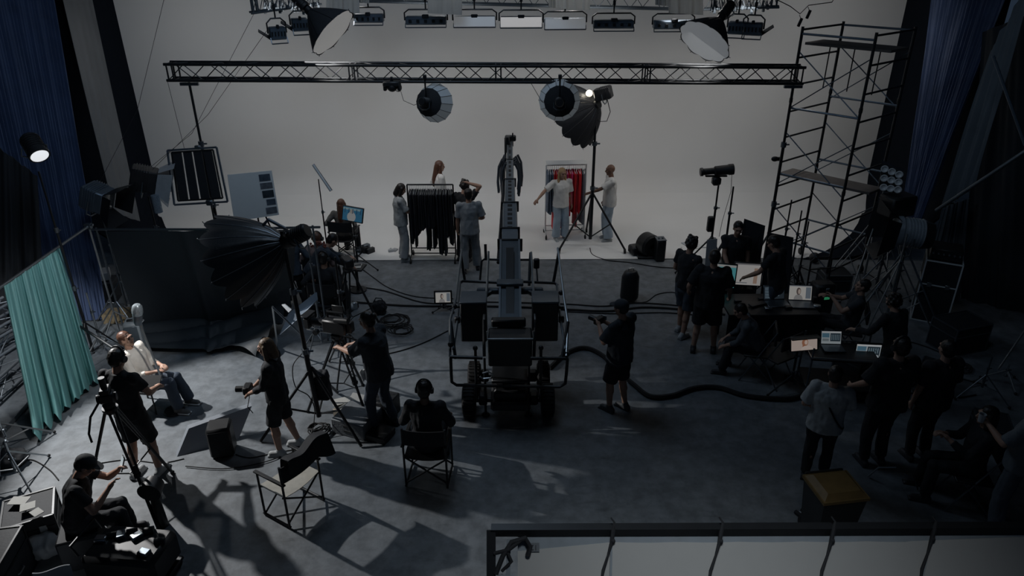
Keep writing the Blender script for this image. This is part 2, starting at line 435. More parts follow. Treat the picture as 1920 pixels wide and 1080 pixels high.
# ---------------------------------------------------------------- dark backdrop cloth on its rail
RA, RB = VD(168, 430, 11.2), VD(600, 426, 10.6)
t = thing('backdrop_rail', 'long grey pipe on two stands carrying the slate backdrop cloth', 'rail', (0,0,0))
build('crossbar', MB().tube([RA, RA.lerp(RB,.5)+Vector((0,0,-.02)), RB], .02, 10), GMET, t, True)
for q in (RA.lerp(RB, .03), RA.lerp(RB, .97)):
    build('pole', MB().tube([(q.x, q.y, q.z+.03), (q.x, q.y, .01)], .017, 8), GMET, t, True)
    for a in (90, 210, 330): build('leg', MB().tube([(q.x, q.y, .5), (q.x+.4*math.cos(R(a)), q.y+.4*math.sin(R(a)), .015)], .011, 8), GMET, t, True)
SLATE = M('slate_cloth', (.024, .032, .040), .6, var=.2, scale=3, bump=.25)
def backf(u, v):
    top = RA.lerp(RB, .08 + .82*u) + Vector((0, -.03, -.03))
    bl = Vector(G(250, 628)).lerp(Vector(G(545, 610)), u)
    hang = min(1, v/.72); p = top.lerp(Vector((bl.x, bl.y+.15, .05)), hang)
    fold = math.exp(-((u-.42-.1*v)/.03)**2)*.09 + math.exp(-((u-.60)/.05)**2)*.05
    p.y -= fold*(.3+v); p.y += .04*math.sin(9*u+2*v)*v
    if v > .72:
        k = (v-.72)/.28
        p = Vector((bl.x + .25*k*math.sin(4*u), p.y - k*(.75+.35*u), .05 + (.10+.22*u*u)*abs(math.sin(k*7+5*u))*(1-k*.7)+ .03))
    if u > .7 and v > .3: p.y -= (u-.7)*(v-.3)*1.4; p.z += .14*(u-.7)*3.3*abs(math.sin(v*16+u*9))*min(1,(v-.3)*3)
    p.z = max(p.z, .02)
    return p
solo('backdrop_cloth', 'large slate black cloth draped from the rail and pooling on the floor', 'backdrop', MB().sheet(backf, 140, 90, .008), SLATE, None, True)
# ================================================================ people
def tmp_dg():
    with bpy.context.temp_override(scene=TMP, view_layer=TMP.view_layers[0]):
        dg = bpy.context.evaluated_depsgraph_get(); dg.update(); return dg
def remesh(mb, name, vox, smooth=2):
    global TMP
    if 'TMP' not in globals(): TMP = bpy.data.scenes.new('tmp')
    me = mb.mesh(name); o = bpy.data.objects.new('tmp_blob', me); TMP.collection.objects.link(o)
    r = o.modifiers.new('r', 'REMESH'); r.mode = 'VOXEL'; r.voxel_size = vox; r.use_smooth_shade = True
    if smooth: q = o.modifiers.new('s', 'SMOOTH'); q.factor = .5; q.iterations = smooth
    dg = tmp_dg()
    out = bpy.data.meshes.new_from_object(o.evaluated_get(dg)); out.name = name
    bpy.data.objects.remove(o); bpy.data.meshes.remove(me)
    out.polygons.foreach_set('use_smooth', [True]*len(out.polygons)); return out
def wrinkle(me, amp, sc, seed=0):
    import array
    nb = array.array('f', [0.0])*(3*len(me.vertices)); cb = array.array('f', nb); me.vertices.foreach_get('co', cb); me.vertex_normals.foreach_get('vector', nb)
    for i in range(len(me.vertices)):
        p = Vector(cb[3*i:3*i+3])*sc; n = noise.noise(Vector((p.x*1.6+seed, p.y*1.6, p.z*.9))) + .5*noise.noise(Vector((p.x*3+seed, p.y*3, p.z*2)))
        for k in range(3): cb[3*i+k] += nb[3*i+k]*amp*n
    me.vertices.foreach_set('co', cb); me.update()
def ik(a, b, l1, l2, pole):
    a = Vector(a); b = Vector(b); d = b-a; L = d.length; mx = (l1+l2)*.995
    if L > mx: b = a + d*(mx/L); d = b-a; L = mx
    x = (l1*l1 - l2*l2 + L*L)/(2*L); h = math.sqrt(max(0, l1*l1-x*x)); u = d/L
    p = Vector(pole); p = p - u*p.dot(u)
    if p.length < 1e-5: p = Vector((0, 1, 0))
    return a + u*x + p.normalized()*h, b
def frustum(mb, a, b, ra, rb, n=14): mb.tube([a, b], [ra, rb], n)
def person(name_label, loc, face=0.0, H=1.75, pz=.95, px=0, py=0, lean=0, side=0, yaw=0, pitch=0, hl=None, hr=None, fl=(-.11, 0), fr=(.11, 0),
           toe=0, top='tee', tm=None, bottom='trousers', bm=None, hair='short', hm=None, skin=None, shoes=None, wide=1.0, bulk=1.0, vox=.010,
           extras=None, grip=.5, sit=False, group=None, headphones=False, bag=False, mask=False, kl=(0, 1, 0), kr=(0, 1, 0), el=(-.5, -.7, -.5), er=(.5, -.7, -.5)):
    """local frame: +y is where the person faces, +x the right hand side. Sizes for 1.75 m, scaled by H."""
    s = H/1.75; tm = tm or DSH; bm = bm or DBL; hm = hm or HAIRD; skin = skin or SKIN; shoes = shoes or M('dark_shoes', (.03, .03, .035), .6)
    t = thing('person', name_label, 'person', loc, face, group); t.scale = (s, s, s)
    V = Vector
    ml = Matrix.Rotation(R(-lean), 3, 'X') @ Matrix.Rotation(R(side), 3, 'Y')
    P = V((px, py, pz)); up_ = ml @ V((0,0,1)); fw = ml @ V((0,1,0)); rt = V((1,0,0)); rt = (ml @ rt)
    def T(x, y, z): return P + rt*x + fw*y + up_*z          # torso space
    hipL, hipR = P + V((-.09, 0, -.03)), P + V((.09, 0, -.03))
    ankL = V((fl[0], fl[1], (fl[2] if len(fl) > 2 else 0) + .085)); ankR = V((fr[0], fr[1], (fr[2] if len(fr) > 2 else 0) + .085))
    kneeL, ankL = ik(hipL, ankL, .425, .418, kl); kneeR, ankR = ik(hipR, ankR, .425, .418, kr)
    shL, shR = T(-.185, 0, .475), T(.185, 0, .475)
    hl = hl or (-.25, .06, .78); hr = hr or (.25, .06, .78)
    elbL, wrL = ik(shL, hl, .29, .255, el); elbR, wrR = ik(shR, hr, .29, .255, er)
    hm_ = ml @ Matrix.Rotation(R(yaw), 3, 'Z') @ Matrix.Rotation(R(pitch), 3, 'X')
    neck = T(0, -.01, .53); HC = T(0, .005, .59) + hm_ @ V((0, .015, .10))
    def Hd(x, y, z): return HC + hm_ @ V((x, y, z))
    # ---- body: one continuous surface
    b = MB()
    b.ell(T(0, 0, .02), (.155*bulk, .11*bulk, .13), ml); b.ell(T(0, .005, .2), (.135*bulk, .10*bulk, .18), ml); b.ell(T(0, 0, .37), (.16*bulk, .112*bulk, .17), ml)
    b.cap(T(-.15, 0, .465), T(.15, 0, .465), .062*bulk); b.cap(T(0, -.01, .47), neck + (HC-neck)*.45, .064, .052)
    for hp, kn, an in ((hipL, kneeL, ankL), (hipR, kneeR, ankR)):
        b.cap(hp, kn, .088*bulk, .056); b.cap(kn, kn.lerp(an, .38) + V((0, -.012, 0)), .056, .056); b.cap(kn.lerp(an, .3), an, .056, .037)
        b.cap(an, an + V((0, -.02, -.04)), .037, .034)
    for sh, eb, wr in ((shL, elbL, wrL), (shR, elbR, wrR)):
        b.cap(sh, eb, .05*bulk, .039); b.cap(eb, eb.lerp(wr, .3), .040, .042); b.cap(eb.lerp(wr, .3), wr, .042, .027)
    # hands: palm, five fingers, thumb from the side of the palm
    hands = []
    for sg, eb, wr in ((-1, elbL, wrL), (1, elbR, wrR)):
        d = (wr-eb).normalized(); 
        sdir = V((-sg*1.0, .3, 0)); sdir = (sdir - d*sdir.dot(d)).normalized(); nrm = d.cross(sdir)*sg   # thumb side, palm normal
        if nrm.z > 0 and abs(d.z) < .6: nrm = -nrm
        if abs(d.z) >= .6: # hanging arm: palm faces the thigh
            sdir = V((0, 1, 0)) - d*d.y; sdir.normalize(); nrm = V((-sg, 0, 0)) - d*(-sg*d.x); nrm.normalize()
        pc = wr + d*.05; b.cap(wr, pc, .026, .030); b.cap(pc + sdir*.02, wr + d*.085 + sdir*.022, .020, .017); b.cap(pc - sdir*.02, wr + d*.08 - sdir*.022, .020, .016)
        for i, (o, L) in enumerate(((.030, .070), (.010, .078), (-.010, .072), (-.029, .058))):
            r0 = wr + d*.085 + sdir*o; c = grip
            k1 = r0 + (d*math.cos(c*.6) + nrm*math.sin(c*.6))*L*.45; k2 = k1 + (d*math.cos(c*1.6) + nrm*math.sin(c*1.6))*L*.32
            k3 = k2 + (d*math.cos(c*2.4) + nrm*math.sin(c*2.4))*L*.28
            b.cap(r0, k1, .0095, n=8); b.cap(k1, k2, .009, n=8); b.cap(k2, k3, .0085, .0075, n=8)
        r0 = wr + d*.035 + sdir*.028; k1 = r0 + (d*.7 + sdir*.6 + nrm*.25).normalized()*.038; b.cap(r0, k1, .014, .011, n=8)
        b.cap(k1, k1 + (d*.85 + sdir*.1 + nrm*.4).normalized()*.03, .011, .009, n=8)
        hands.append((wr + d*.09, d, sdir, nrm))
    # head with a face
    b.ell(Hd(0, -.012, .025), (.076, .094, .096), hm_); b.ell(Hd(0, .02, -.045), (.058, .07, .065), hm_); b.ell(Hd(0, .058, -.095), (.028, .026, .022), hm_)
    b.cap(Hd(0, .083, .012), Hd(0, .102, -.028), .010, .016); b.ell(Hd(0, .078, .035), (.055, .018, .012), hm_)
    b.ell(Hd(0, .083, -.058), (.025, .012, .007), hm_); b.ell(Hd(0, .081, -.068), (.022, .012, .007), hm_)
    b.ell(Hd(-.04, .062, -.025), (.022, .022, .022), hm_); b.ell(Hd(.04, .062, -.025), (.022, .022, .022), hm_)
    for sg in (-1, 1): b.ell(Hd(sg*.078, -.005, -.005), (.010, .022, .033), hm_)
    build('body', remesh(b, 'body', vox), skin, t)
    ey = MB()
    for sg in (-1, 1): ey.ell(Hd(sg*.031, .079, .008), (.013, .009, .009), hm_, 10, 6)
    build('eyes', ey, M('eye_dark', (.03, .025, .02), .25), t, True)
    # ---- top
    c = MB(); sleeve = {'tee': .62, 'shirt': 1.6, 'long': 1.85, 'tank': 0, 'overs': .85}[top if top in ('tee', 'shirt', 'long', 'tank', 'overs') else 'tee']
    ov = 1.07 if top == 'overs' else 1.0; B = bulk*ov
    hemz = -.06 if not sit else .0
    c.loft([(T(0, 0, hemz - (.05 if top == 'overs' else 0)), rt, fw, .185*B, .145*B), (T(0, 0, .06), rt, fw, .180*B, .140*B), (T(0, .005, .2), rt, fw, .17*B, .132*B), (T(0, 0, .36), rt, fw, .185*B, .138*B),
            (T(0, 0, .44), rt, fw, .19*B, .115*B), (T(0, -.005, .50), rt, fw, .12, .085), (T(0, -.008, .535), rt, fw, .072, .068)])
    c.cap(T(-.15, 0, .462), T(.15, 0, .462), .073*bulk); c.cap(T(-.09, -.005, .49), T(.09, -.005, .49), .062)
    for sh, eb, wr in ((shL, elbL, wrL), (shR, elbR, wrR)):
        c.ell(sh, .073*B)
        if sleeve > 0:
            if sleeve <= 1: frustum(c, sh, sh.lerp(eb, sleeve), .064*B, (.066 if top == 'tee' else .074)*B)
            else: c.cap(sh, eb, .068*B, .056*B); frustum(c, eb, eb.lerp(wr, sleeve-1), .056*B, .045*B)
    m_ = remesh(c, top if top != 'overs' else 'shirt', vox*1.15, 3); wrinkle(m_, .013, 7, len(name_label)*1.7); 
    build({'tee': 't_shirt', 'shirt': 'shirt', 'long': 'sweater', 'tank': 'vest', 'overs': 't_shirt'}[top], m_, tm, t)
    # ---- bottom
    c = MB(); W = wide
    c.loft([(P + V((0, 0, -.13)), rt, V((0,1,0)), .165*bulk, .13*bulk), (T(0, 0, -.02), rt, fw, .178*bulk, .138*bulk), (T(0, 0, .06), rt, fw, .155*bulk, .122*bulk)])
    kz = {'trousers': 2, 'shorts': .95, 'skirt': .9}[bottom]
    for hp, kn, an in ((hipL, kneeL, ankL), (hipR, kneeR, ankR)):
        if kz == 2:
            c.cap(hp, kn, .10*bulk, .078*(.6+.4*W)); c.cap(kn, kn, .078*(.6+.4*W)); frustum(c, kn, an.lerp(kn, .04) + (an-kn).normalized()*.0, .076*(.6+.4*W), .066*W)
        else:
            c.ell(hp, .10*bulk); frustum(c, hp, hp.lerp(kn, kz), .103*bulk, .100*bulk)
    m_ = remesh(c, bottom, vox*1.2, 3); wrinkle(m_, .014, 6, 3.1); build('trousers' if kz == 2 else 'shorts', m_, bm, t)
    # ---- shoes
    for an in (ankL, ankR):
        c = MB(); ft = Matrix.Rotation(R(toe)*(1 if an is ankL else -1), 3, 'Z') @ V((0, 1, 0))
        b0 = V((an.x, an.y, an.z - .085))
        c.cap(b0 + V((0,0,.045)) - ft*.045, b0 + V((0,0,.04)) + ft*.12, .044, .038); c.cap(b0 + V((0,0,.05)) - ft*.03, an + V((0,0,.01)), .043, .046)
        c.box(b0 + V((0,0,.012)) + ft*.045, (.086, .25, .024), m=Matrix.Rotation(R(toe)*(1 if an is ankL else -1), 3, 'Z'))
        build('shoe', remesh(c, 'shoe', .011, 2), shoes, t)
    # ---- hair
    c = MB()
    if hair in ('short', 'bob', 'long', 'bun', 'pony', 'curly'):
        c.ell(Hd(0, -.022, .038), (.086, .098, .094), hm_); c.ell(Hd(0, -.05, -.01), (.078, .065, .08), hm_)
        if hair == 'curly': 
            for k in range(26):
                a = k*2.4; z = -.03+.15*(k/26); c.ell(Hd(.085*math.cos(a)*(1-.4*k/26), -.03+.085*math.sin(a)*(1-.4*k/26) , z), .033, None, 8, 6)
        if hair == 'bob':
            for sg in (-1, 1): c.cap(Hd(sg*.072, -.01, .03), Hd(sg*.085, 0, -.12), .036, .034)
            c.cap(Hd(0, -.07, .0), Hd(0, -.075, -.12), .06, .062)
        if hair == 'long':
            for sg in (-1, 1): c.cap(Hd(sg*.07, -.015, .03), Hd(sg*.085, .0, -.16), .034, .032); c.cap(Hd(sg*.085, .0, -.16), T(sg*.08, .09, .36), .036, .022)
            c.cap(Hd(0, -.07, .0), T(0, -.10, .40), .062, .07); c.cap(T(0, -.10, .40), T(0, -.12, .28), .07, .04)
        if hair == 'bun': c.ell(Hd(0, -.13, .06), .045)
        if hair == 'pony': c.ell(Hd(0, -.12, .02), .03); c.cap(Hd(0, -.13, .02), T(0, -.15, .42), .03, .018)
        m_ = remesh(c, 'hair', .008, 1); wrinkle(m_, .003, 30, 1)
        # keep the face free: push the front of the hair back above the brow
        inv = hm_.transposed()
        for v in m_.vertices:
            q = inv @ (v.co - HC)
            if q.y > .045 and q.z < .05 and hair != 'x': v.co -= (hm_ @ V((0, 1, 0)))*min(.06, (q.y-.04))
        build('hair', m_, hm, t)
    if hair == 'cap' or hair == 'hood':
        build('hair', remesh(MB().ell(Hd(0, -.035, .0), (.080, .078, .08), hm_), 'hair', .01, 1), hm, t)
        cp = MB().ell(Hd(0, -.012, .045), (.090, .108, .085), hm_, 20, 12); cp.loft([(Hd(0, .085, .045), hm_@V((1,0,0)), hm_@V((0,1,0)), .07, .085), (Hd(0, .09, .038), hm_@V((1,0,0)), hm_@V((0,1,-.1)), .068, .083)])
        build('cap', cp, tm, t, True)
    if headphones:
        pts = [Hd(.094*math.sin(R(a)), -.012, .02 + .125*math.cos(R(a))) for a in range(-95, 96, 10)]
        hp_ = build('headphones', MB().tube(pts, .010, 8), BPLA, t, True)
        for sg in (-1, 1): build('ear_cup', MB().cyl(Hd(sg*.078, -.008, 0), Hd(sg*.108, -.008, 0), .042, .036, 18), BPLA, hp_, True)
    if bag:
        pts = []
        for k in range(0, 25):
            a = 2*PI*k/24; pts.append(T(.06 + .20*math.cos(a)*.8 - .0, .165*math.sin(a), .22 + .26*math.cos(a)*-1))
        build('strap', MB().tube(pts, .012, 6), BLK, t, True, 'black cross body strap')
    J = dict(T=T, Hd=Hd, hands=hands, knees=(kneeL, kneeR), ank=(ankL, ankR), hm=hm_, s=s, root=t, elb=(elbL, elbR))
    return J
def W(J, p):
    """person-local point to world"""
    t = J['root']; return Matrix.Rotation(t.rotation_euler.z, 3, 'Z') @ (Vector(p)*J['s']) + t.location
# ================================================================ stands and lights
def light_stand(label, foot, h, spread=.5, a0=90, mat=None, legz=.75, r=.016, name='light_stand', cat='light stand', braces=True, wheels=False, group=None, lean=(0, 0)):
    mat = mat or BMET; foot = Vector(foot); t = thing(name, label, cat, (foot.x, foot.y, 0), 0, group)
    m1 = h*.4
    tp = Vector((lean[0], lean[1], h))
    build('pole', MB().cyl((0,0,.18), tp*.42, r*1.35, n=12).cyl(tp*.4, tp*.72, r*1.1, n=12).cyl(tp*.7, tp, r*.85, n=12), mat, t, True)
    for z in (.42, .72): build('clamp_knob', MB().cyl(tp*(z-.012), tp*(z+.012), r*1.9, n=12).cyl(tp*z, tp*z + Vector((r*4, 0, 0)), r*.6, n=8), GMET, t, True)
    for i in range(3):
        a = R(a0 + 120*i); e = Vector((spread*math.cos(a), spread*math.sin(a), .03 if not wheels else .09)); b = Vector((0, 0, legz))
        m = MB().cyl(b, e, r*.8, n=8)
        if braces: m.cyl((0, 0, .22), b.lerp(e, .55), r*.55, n=6)
        lg = build('leg', m, mat, t, True)
        if wheels: build('caster', MB().cyl((e.x-.02, e.y, .055), (e.x+.02, e.y, .055), .055, n=16), RUB, lg, True)
        else: build('rubber_foot', MB().ell(e, .022, None, 8, 6), RUB, lg, True)
    return t
def para(parent, hub, d, Rr, depth, n=12, shell=None, inner=None, rib=None, power=.55, tips=.05, diffuser=None, twist=0):
    """deep umbrella / softbox shell opening along d from hub"""
    hub = Vector(hub); S, U, Dn = basis(d); shell = shell or BLK; rib = rib or BMET
    def pt(a, k, sc=0.0):
        r = Rr*(k**power); pull = 1 - .07*(1-abs(math.cos(a*n/2)))*k       # fabric pulls in between ribs
        return hub + (S*math.cos(a) + U*math.sin(a))*r*pull + Dn*(depth*k - tips*(1-abs(math.cos(a*n/2)))*k)
    N = n*6; K = 9; vs = []; fs = []
    for off in (0, -.006):
        for i in range(K+1):
            k = .03 + .97*i/K
            for j in range(N):
                a = 2*PI*j/N + twist; p = pt(a - twist, k); c = hub + Dn*depth*k
                q = c + Matrix.Rotation(0, 3, 'Z') @ (p-c); vs.append(q + (c-q).normalized()*(-off))
    for i in range(K):
        for j in range(N):
            a, b, c, dd = i*N+j, i*N+(j+1) % N, (i+1)*N+(j+1) % N, (i+1)*N+j
            fs.append((a, b, c, dd)); o = (K+1)*N; fs.append((o+dd, o+c, o+b, o+a))
    o = (K+1)*N
    for j in range(N): fs.append((K*N+j, K*N+(j+1) % N, o+K*N+(j+1) % N, o+K*N+j))
    build('umbrella_shell', MB().add(vs, fs), shell, parent, True)
    for j in range(n):
        a = 2*PI*j/n; build('rib', MB().tube([pt(a, .03+.97*i/8) + (pt(a, .5+.5*i/8)-hub).normalized()*.004 for i in range(9)] + [pt(a, 1)+ (S*math.cos(a)+U*math.sin(a))*.03], .006, 5), rib, parent, True)
    if inner is not None:
        vs = [hub + Dn*depth*.97] + [hub + (S*math.cos(2*PI*j/N) + U*math.sin(2*PI*j/N))*Rr*.96*(1-.07*(1-abs(math.cos(2*PI*j/N*n/2)))) + Dn*(depth*.97) for j in range(N)]
        vs2 = [v + Dn*.006 for v in vs]
        fs = [(0, (j+1) % N + 1, j+1) for j in range(N)] + [(N+1, N+2+j, N+2+(j+1) % N) for j in range(N)] + [(1+j, 1+(j+1) % N, N+2+(j+1) % N, N+2+j) for j in range(N)]
        build('diffuser', MB().add(vs+vs2, fs), inner, parent)
    build('speed_ring', MB().cyl(hub - Dn*.03, hub + Dn*.04, Rr*.14, n=20), BMET, parent, True)
def lamp_body(parent, c, d, L=.32, Rr=.10, mat=None, doors=None, barn=True, lens=None, boxy=False, fins=True):
    """fresnel style head centred at c pointing along d"""
    c = Vector(c); S, U, Dn = basis(d); m = Matrix((S, U, Dn)).transposed(); mat = mat or BPLA
    hs = MB()
    if boxy: hs.bbox(c, (Rr*2, Rr*2, L), .02, m)
    else: hs.lathe([(0, -L/2), (Rr*.8, -L/2), (Rr, -L*.42), (Rr, L*.3), (Rr*1.12, L*.34), (Rr*1.12, L/2), (Rr*.95, L/2)], c, m)
    if fins:
        for k in range(6):
            z = -L*.35 + k*L*.1
            if boxy: hs.bbox(c + Dn*z, (Rr*2.12, Rr*2.12, L*.04), .004, m)
            else: hs.lathe([(Rr, z), (Rr*1.08, z+.003), (Rr*1.08, z+L*.03), (Rr, z+L*.035)], c, m)
    build('lamp_housing', hs, mat, parent, True)
    build('lens', MB().lathe([(0, L*.5+.015), (Rr*.5, L*.5+.012), (Rr*.93, L*.5), (Rr*.93, L*.46), (0, L*.46)], c, m), lens or M('lens_glass', (.25, .28, .3), .15), parent, True)
    build('yoke', MB().tube([c + S*Rr*1.25 + U*0, c + S*Rr*1.3 - U*Rr*1.2, c + S*Rr*.6 - U*Rr*1.7, c - S*Rr*.6 - U*Rr*1.7, c - S*Rr*1.3 - U*Rr*1.2, c - S*Rr*1.25], .011, 8), GMET, parent, True)
    if barn:
        e = c + Dn*L*.5; r = Rr*1.05
        for v, wdt in ((U, S), (-U, S), (S, U), (-S, U)):
            a = e + v*r; b = a + (Dn*.8 + v*.55).normalized()*Rr*1.5
            q = [a - wdt*r*.9, a + wdt*r*.9, b + wdt*r*1.35, b - wdt*r*1.35]
            build('barn_door', MB().prism(q, (Dn*.55 - v*.8)*.006), doors or BMET, parent)
def tripod(label, foot, h, spread=.55, a0=90, legz=None, r=.02, name='tripod', cat='tripod', mat=None, double=True):
    mat = mat or BMET; foot = Vector(foot); t = thing(name, label, cat, (foot.x, foot.y, 0)); legz = legz or h
    for i in range(3):
        a = R(a0+120*i); e = Vector((spread*math.cos(a), spread*math.sin(a), .02)); b = Vector((.05*math.cos(a), .05*math.sin(a), legz))
        s_ = Vector((-math.sin(a), math.cos(a), 0)); m = MB()
        if double:
            for k in (-1, 1): m.cyl(b + s_*.035*k, b.lerp(e, .55) + s_*.022*k, r*.75, n=8)
            m.cyl(b.lerp(e, .45), e, r, n=8)
            m.bar(b.lerp(e, .52) - s_*.04, b.lerp(e, .52) + s_*.04, .035)
        else: m.cyl(b, b.lerp(e, .5), r, n=8).cyl(b.lerp(e, .48), e, r*.75, n=8)
        lg = build('leg', m, mat, t, True); build('rubber_foot', MB().ell(e, .028, None, 8, 6), RUB, lg, True)
        build('spreader', MB().cyl((0, 0, legz*.35), b.lerp(e, .6), .009, n=6), mat, t, True)
    build('bowl', MB().lathe([(0, -.06), (.05, -.05), (.085, 0), (.085, .03), (0, .03)], (0, 0, legz)), mat, t, True)
    return t
# ================================================================ furniture
def director_chair(label, foot, rz, seat=None, group=None, sz=.46, w=.56, back=True):
    t = thing('directors_chair', label, 'chair', foot, rz, group); d = .42; r = .014
    for sx in (-1, 1):
        x = sx*w/2
        for sy, nm in ((-1, 'leg'), (1, 'leg')):
            y = sy*d/2; build('leg', MB().cyl((x, y, .01), (x, y, .64 if sy > 0 else .90), r, n=8), BMET, t, True)
        build('armrest', MB().bbox((x, 0, .65), (.045, d+.08, .025), .01), BPLA, t, True)
        build('foot_bar', MB().cyl((x, -d/2-.02, .03), (x, d/2+.02, .03), r, n=8), BMET, t, True)
    for sy in (-1, 1):
        y = sy*(d/2-.02)
        build('cross_bar', MB().cyl((-w/2, y, .05), (w/2, y, sz-.02), r*.85, n=8).cyl((w/2, y+.012, .05), (-w/2, y+.012, sz-.02), r*.85, n=8), BMET, t, True)
    def sf(u, v): return (-w/2 + w*u, -d/2 + d*v, sz - .035*math.sin(PI*u) + .004*noise.noise((u*6, v*6, 1)))
    build('seat', MB().sheet(sf, 14, 10, .008), seat or BLK, t, True)
    if back:
        def bf(u, v): return (-w/2 - .012 + (w+.024)*u, -d/2 - .035*math.sin(PI*u) , .66 + .22*v)
        build('backrest', MB().sheet(bf, 14, 6, .01), BLK, t, True)
    return t
def screen_mat(name, kind, e=1.0, seed=0):
    m = bpy.data.materials.new(name); m.use_nodes = True; nt = m.node_tree; b = nt.nodes['Principled BSDF']; L = nt.links.new
    b.inputs['Roughness'].default_value = .2; b.inputs['Base Color'].default_value = (.01, .01, .01, 1)
    tc = nt.nodes.new('ShaderNodeTexCoord'); sp = nt.nodes.new('ShaderNodeSeparateXYZ'); L(tc.outputs['UV'], sp.inputs[0])
    def math_(op, a, bb=None):
        n = nt.nodes.new('ShaderNodeMath'); n.operation = op
        for i, q in enumerate((a, bb)):
            if q is None: continue
            if isinstance(q, (int, float)): n.inputs[i].default_value = q
            else: L(q, n.inputs[i])
        return n.outputs[0]
    def rect(x0, x1, y0, y1):
        X, Y = sp.outputs[0], sp.outputs[1]
        return math_('MULTIPLY', math_('MULTIPLY', math_('GREATER_THAN', X, x0), math_('LESS_THAN', X, x1)), math_('MULTIPLY', math_('GREATER_THAN', Y, y0), math_('LESS_THAN', Y, y1)))
    def ellip(cx, cy, rx, ry):
        a = math_('DIVIDE', math_('SUBTRACT', sp.outputs[0], cx), rx); c = math_('DIVIDE', math_('SUBTRACT', sp.outputs[1], cy), ry)
        return math_('LESS_THAN', math_('ADD', math_('MULTIPLY', a, a), math_('MULTIPLY', c, c)), 1.0)
    cur = None
    def base(c):
        n = nt.nodes.new('ShaderNodeRGB'); n.outputs[0].default_value = (*c, 1); return n.outputs[0]
    def over(cur, mask, c):
        mx = nt.nodes.new('ShaderNodeMix'); mx.data_type = 'RGBA'; L(mask, mx.inputs['Factor']); L(cur, mx.inputs['A']); mx.inputs['B'].default_value = (*c, 1); return mx.outputs['Result']
    if kind == 'red':      # white picture with a figure in red-brown
        cur = base((.85, .70, .63)); cur = over(cur, ellip(.53, .62, .12, .30), (.55, .24, .14)); cur = over(cur, ellip(.50, .30, .07, .30), (.55, .24, .14)); cur = over(cur, ellip(.60, .02, .24, .34), (.95, .80, .72)); cur = over(cur, ellip(.57, .62, .06, .18), (.95, .74, .64))
    elif kind == 'blue':
        cur = base((.08, .35, .62)); cur = over(cur, rect(.0, .9, .8, .95), (.5, .75, .85)); cur = over(cur, ellip(.45, .3, .22, .38), (.85, .88, .9)); cur = over(cur, ellip(.45, .7, .1, .16), (.7, .65, .6))
        for k in range(5): cur = over(cur, rect(.08+.2*k, .12+.2*k, .55, .9), (.05, .15, .3))
    elif kind == 'teal':
        cur = base((.16, .60, .66)); cur = over(cur, rect(.0, 1, .9, 1), (.7, .7, .7)); cur = over(cur, rect(0, .14, 0, .9), (.06, .2, .24))
    elif kind == 'white':
        cur = base((.85, .82, .80)); cur = over(cur, rect(.72, .86, .08, .8), (.6, .42, .33)); cur = over(cur, rect(0, 1, .94, 1), (.3, .3, .32)); cur = over(cur, rect(.05, .5, .08, .12), (.3, .32, .35))
    elif kind == 'app':
        cur = base((.55, .62, .66)); cur = over(cur, rect(.45, .97, .2, .85), (.03, .05, .07)); cur = over(cur, rect(.03, .4, .5, .85), (.12, .25, .35)); cur = over(cur, rect(0, 1, .9, 1), (.8, .82, .85)); cur = over(cur, rect(.05, .38, .2, .42), (.28, .33, .36))
        for k in range(5): cur = over(cur, rect(.5+.09*k, .55+.09*k, .3, .75), (.2, .28, .33))
    elif kind == 'dark':
        cur = base((.05, .07, .09))
        for k in range(7): cur = over(cur, rect(.04, .3+.09*((k*5) % 7), .1+.12*k, .15+.12*k), (.35, .5, .62))
    elif kind == 'photo':
        cur = base((.8, .78, .74)); cur = over(cur, ellip(.42, .02, .20, .36), (.45, .44, .44)); cur = over(cur, ellip(.42, .60, .10, .26), (.20, .16, .15)); cur = over(cur, ellip(.45, .58, .055, .17), (.7, .58, .52)); cur = over(cur, rect(.74, .97, .1, .9), (.25, .30, .36)); cur = over(cur, rect(.0, 1, .94, 1), (.35, .38, .42))
    L(cur, b.inputs['Emission Color']); b.inputs['Emission Strength'].default_value = e
    return m
def flat(name, p00, p10, p11, p01, mat, parent, thick=.004):
    """thin slab with UVs, p00 lower left seen from the front"""
    p = [Vector(q) for q in (p00, p10, p11, p01)]; n = (p[1]-p[0]).cross(p[3]-p[0]).normalized()*thick
    me = bpy.data.meshes.new(name); me.from_pydata([tuple(q) for q in p] + [tuple(q-n) for q in p], [], [(0,1,2,3), (7,6,5,4), (0,4,5,1), (1,5,6,2), (2,6,7,3), (3,7,4,0)])
    uv = me.uv_layers.new(name='UVMap'); U = [(0,0), (1,0), (1,1), (0,1)]
    for k in range(4): uv.data[k].uv = U[k]
    me.update(); return build(name, me, mat, parent)
def monitor(label, c, w, h, rz, kind, e=.5, tilt=0, name='monitor', cat='monitor', bezel=.02, stand=True, deskz=None, group=None, seed=0, hood=False):
    """screen centred at c facing local -y"""
    c = Vector(c); t = thing(name, label, cat, c, rz, group); m = Matrix.Rotation(R(-tilt), 3, 'X')
    build('casing', MB().bbox(m @ Vector((0, .02, 0)), (w+bezel*2, .035, h+bezel*2), .008, m), BPLA, t, True)
    z = -.001
    flat('screen', m@Vector((-w/2, z, -h/2)), m@Vector((w/2, z, -h/2)), m@Vector((w/2, z, h/2)), m@Vector((-w/2, z, h/2)), screen_mat('screen_'+kind, kind, e), t)
    if stand:
        dz = (c.z - deskz) if deskz is not None else .3
        build('stand', MB().bbox((0, .06, -dz/2), (.05, .03, dz), .005).bbox((0, .05, -dz+.008), (.22, .16, .015), .005), BPLA, t, True)
    return t
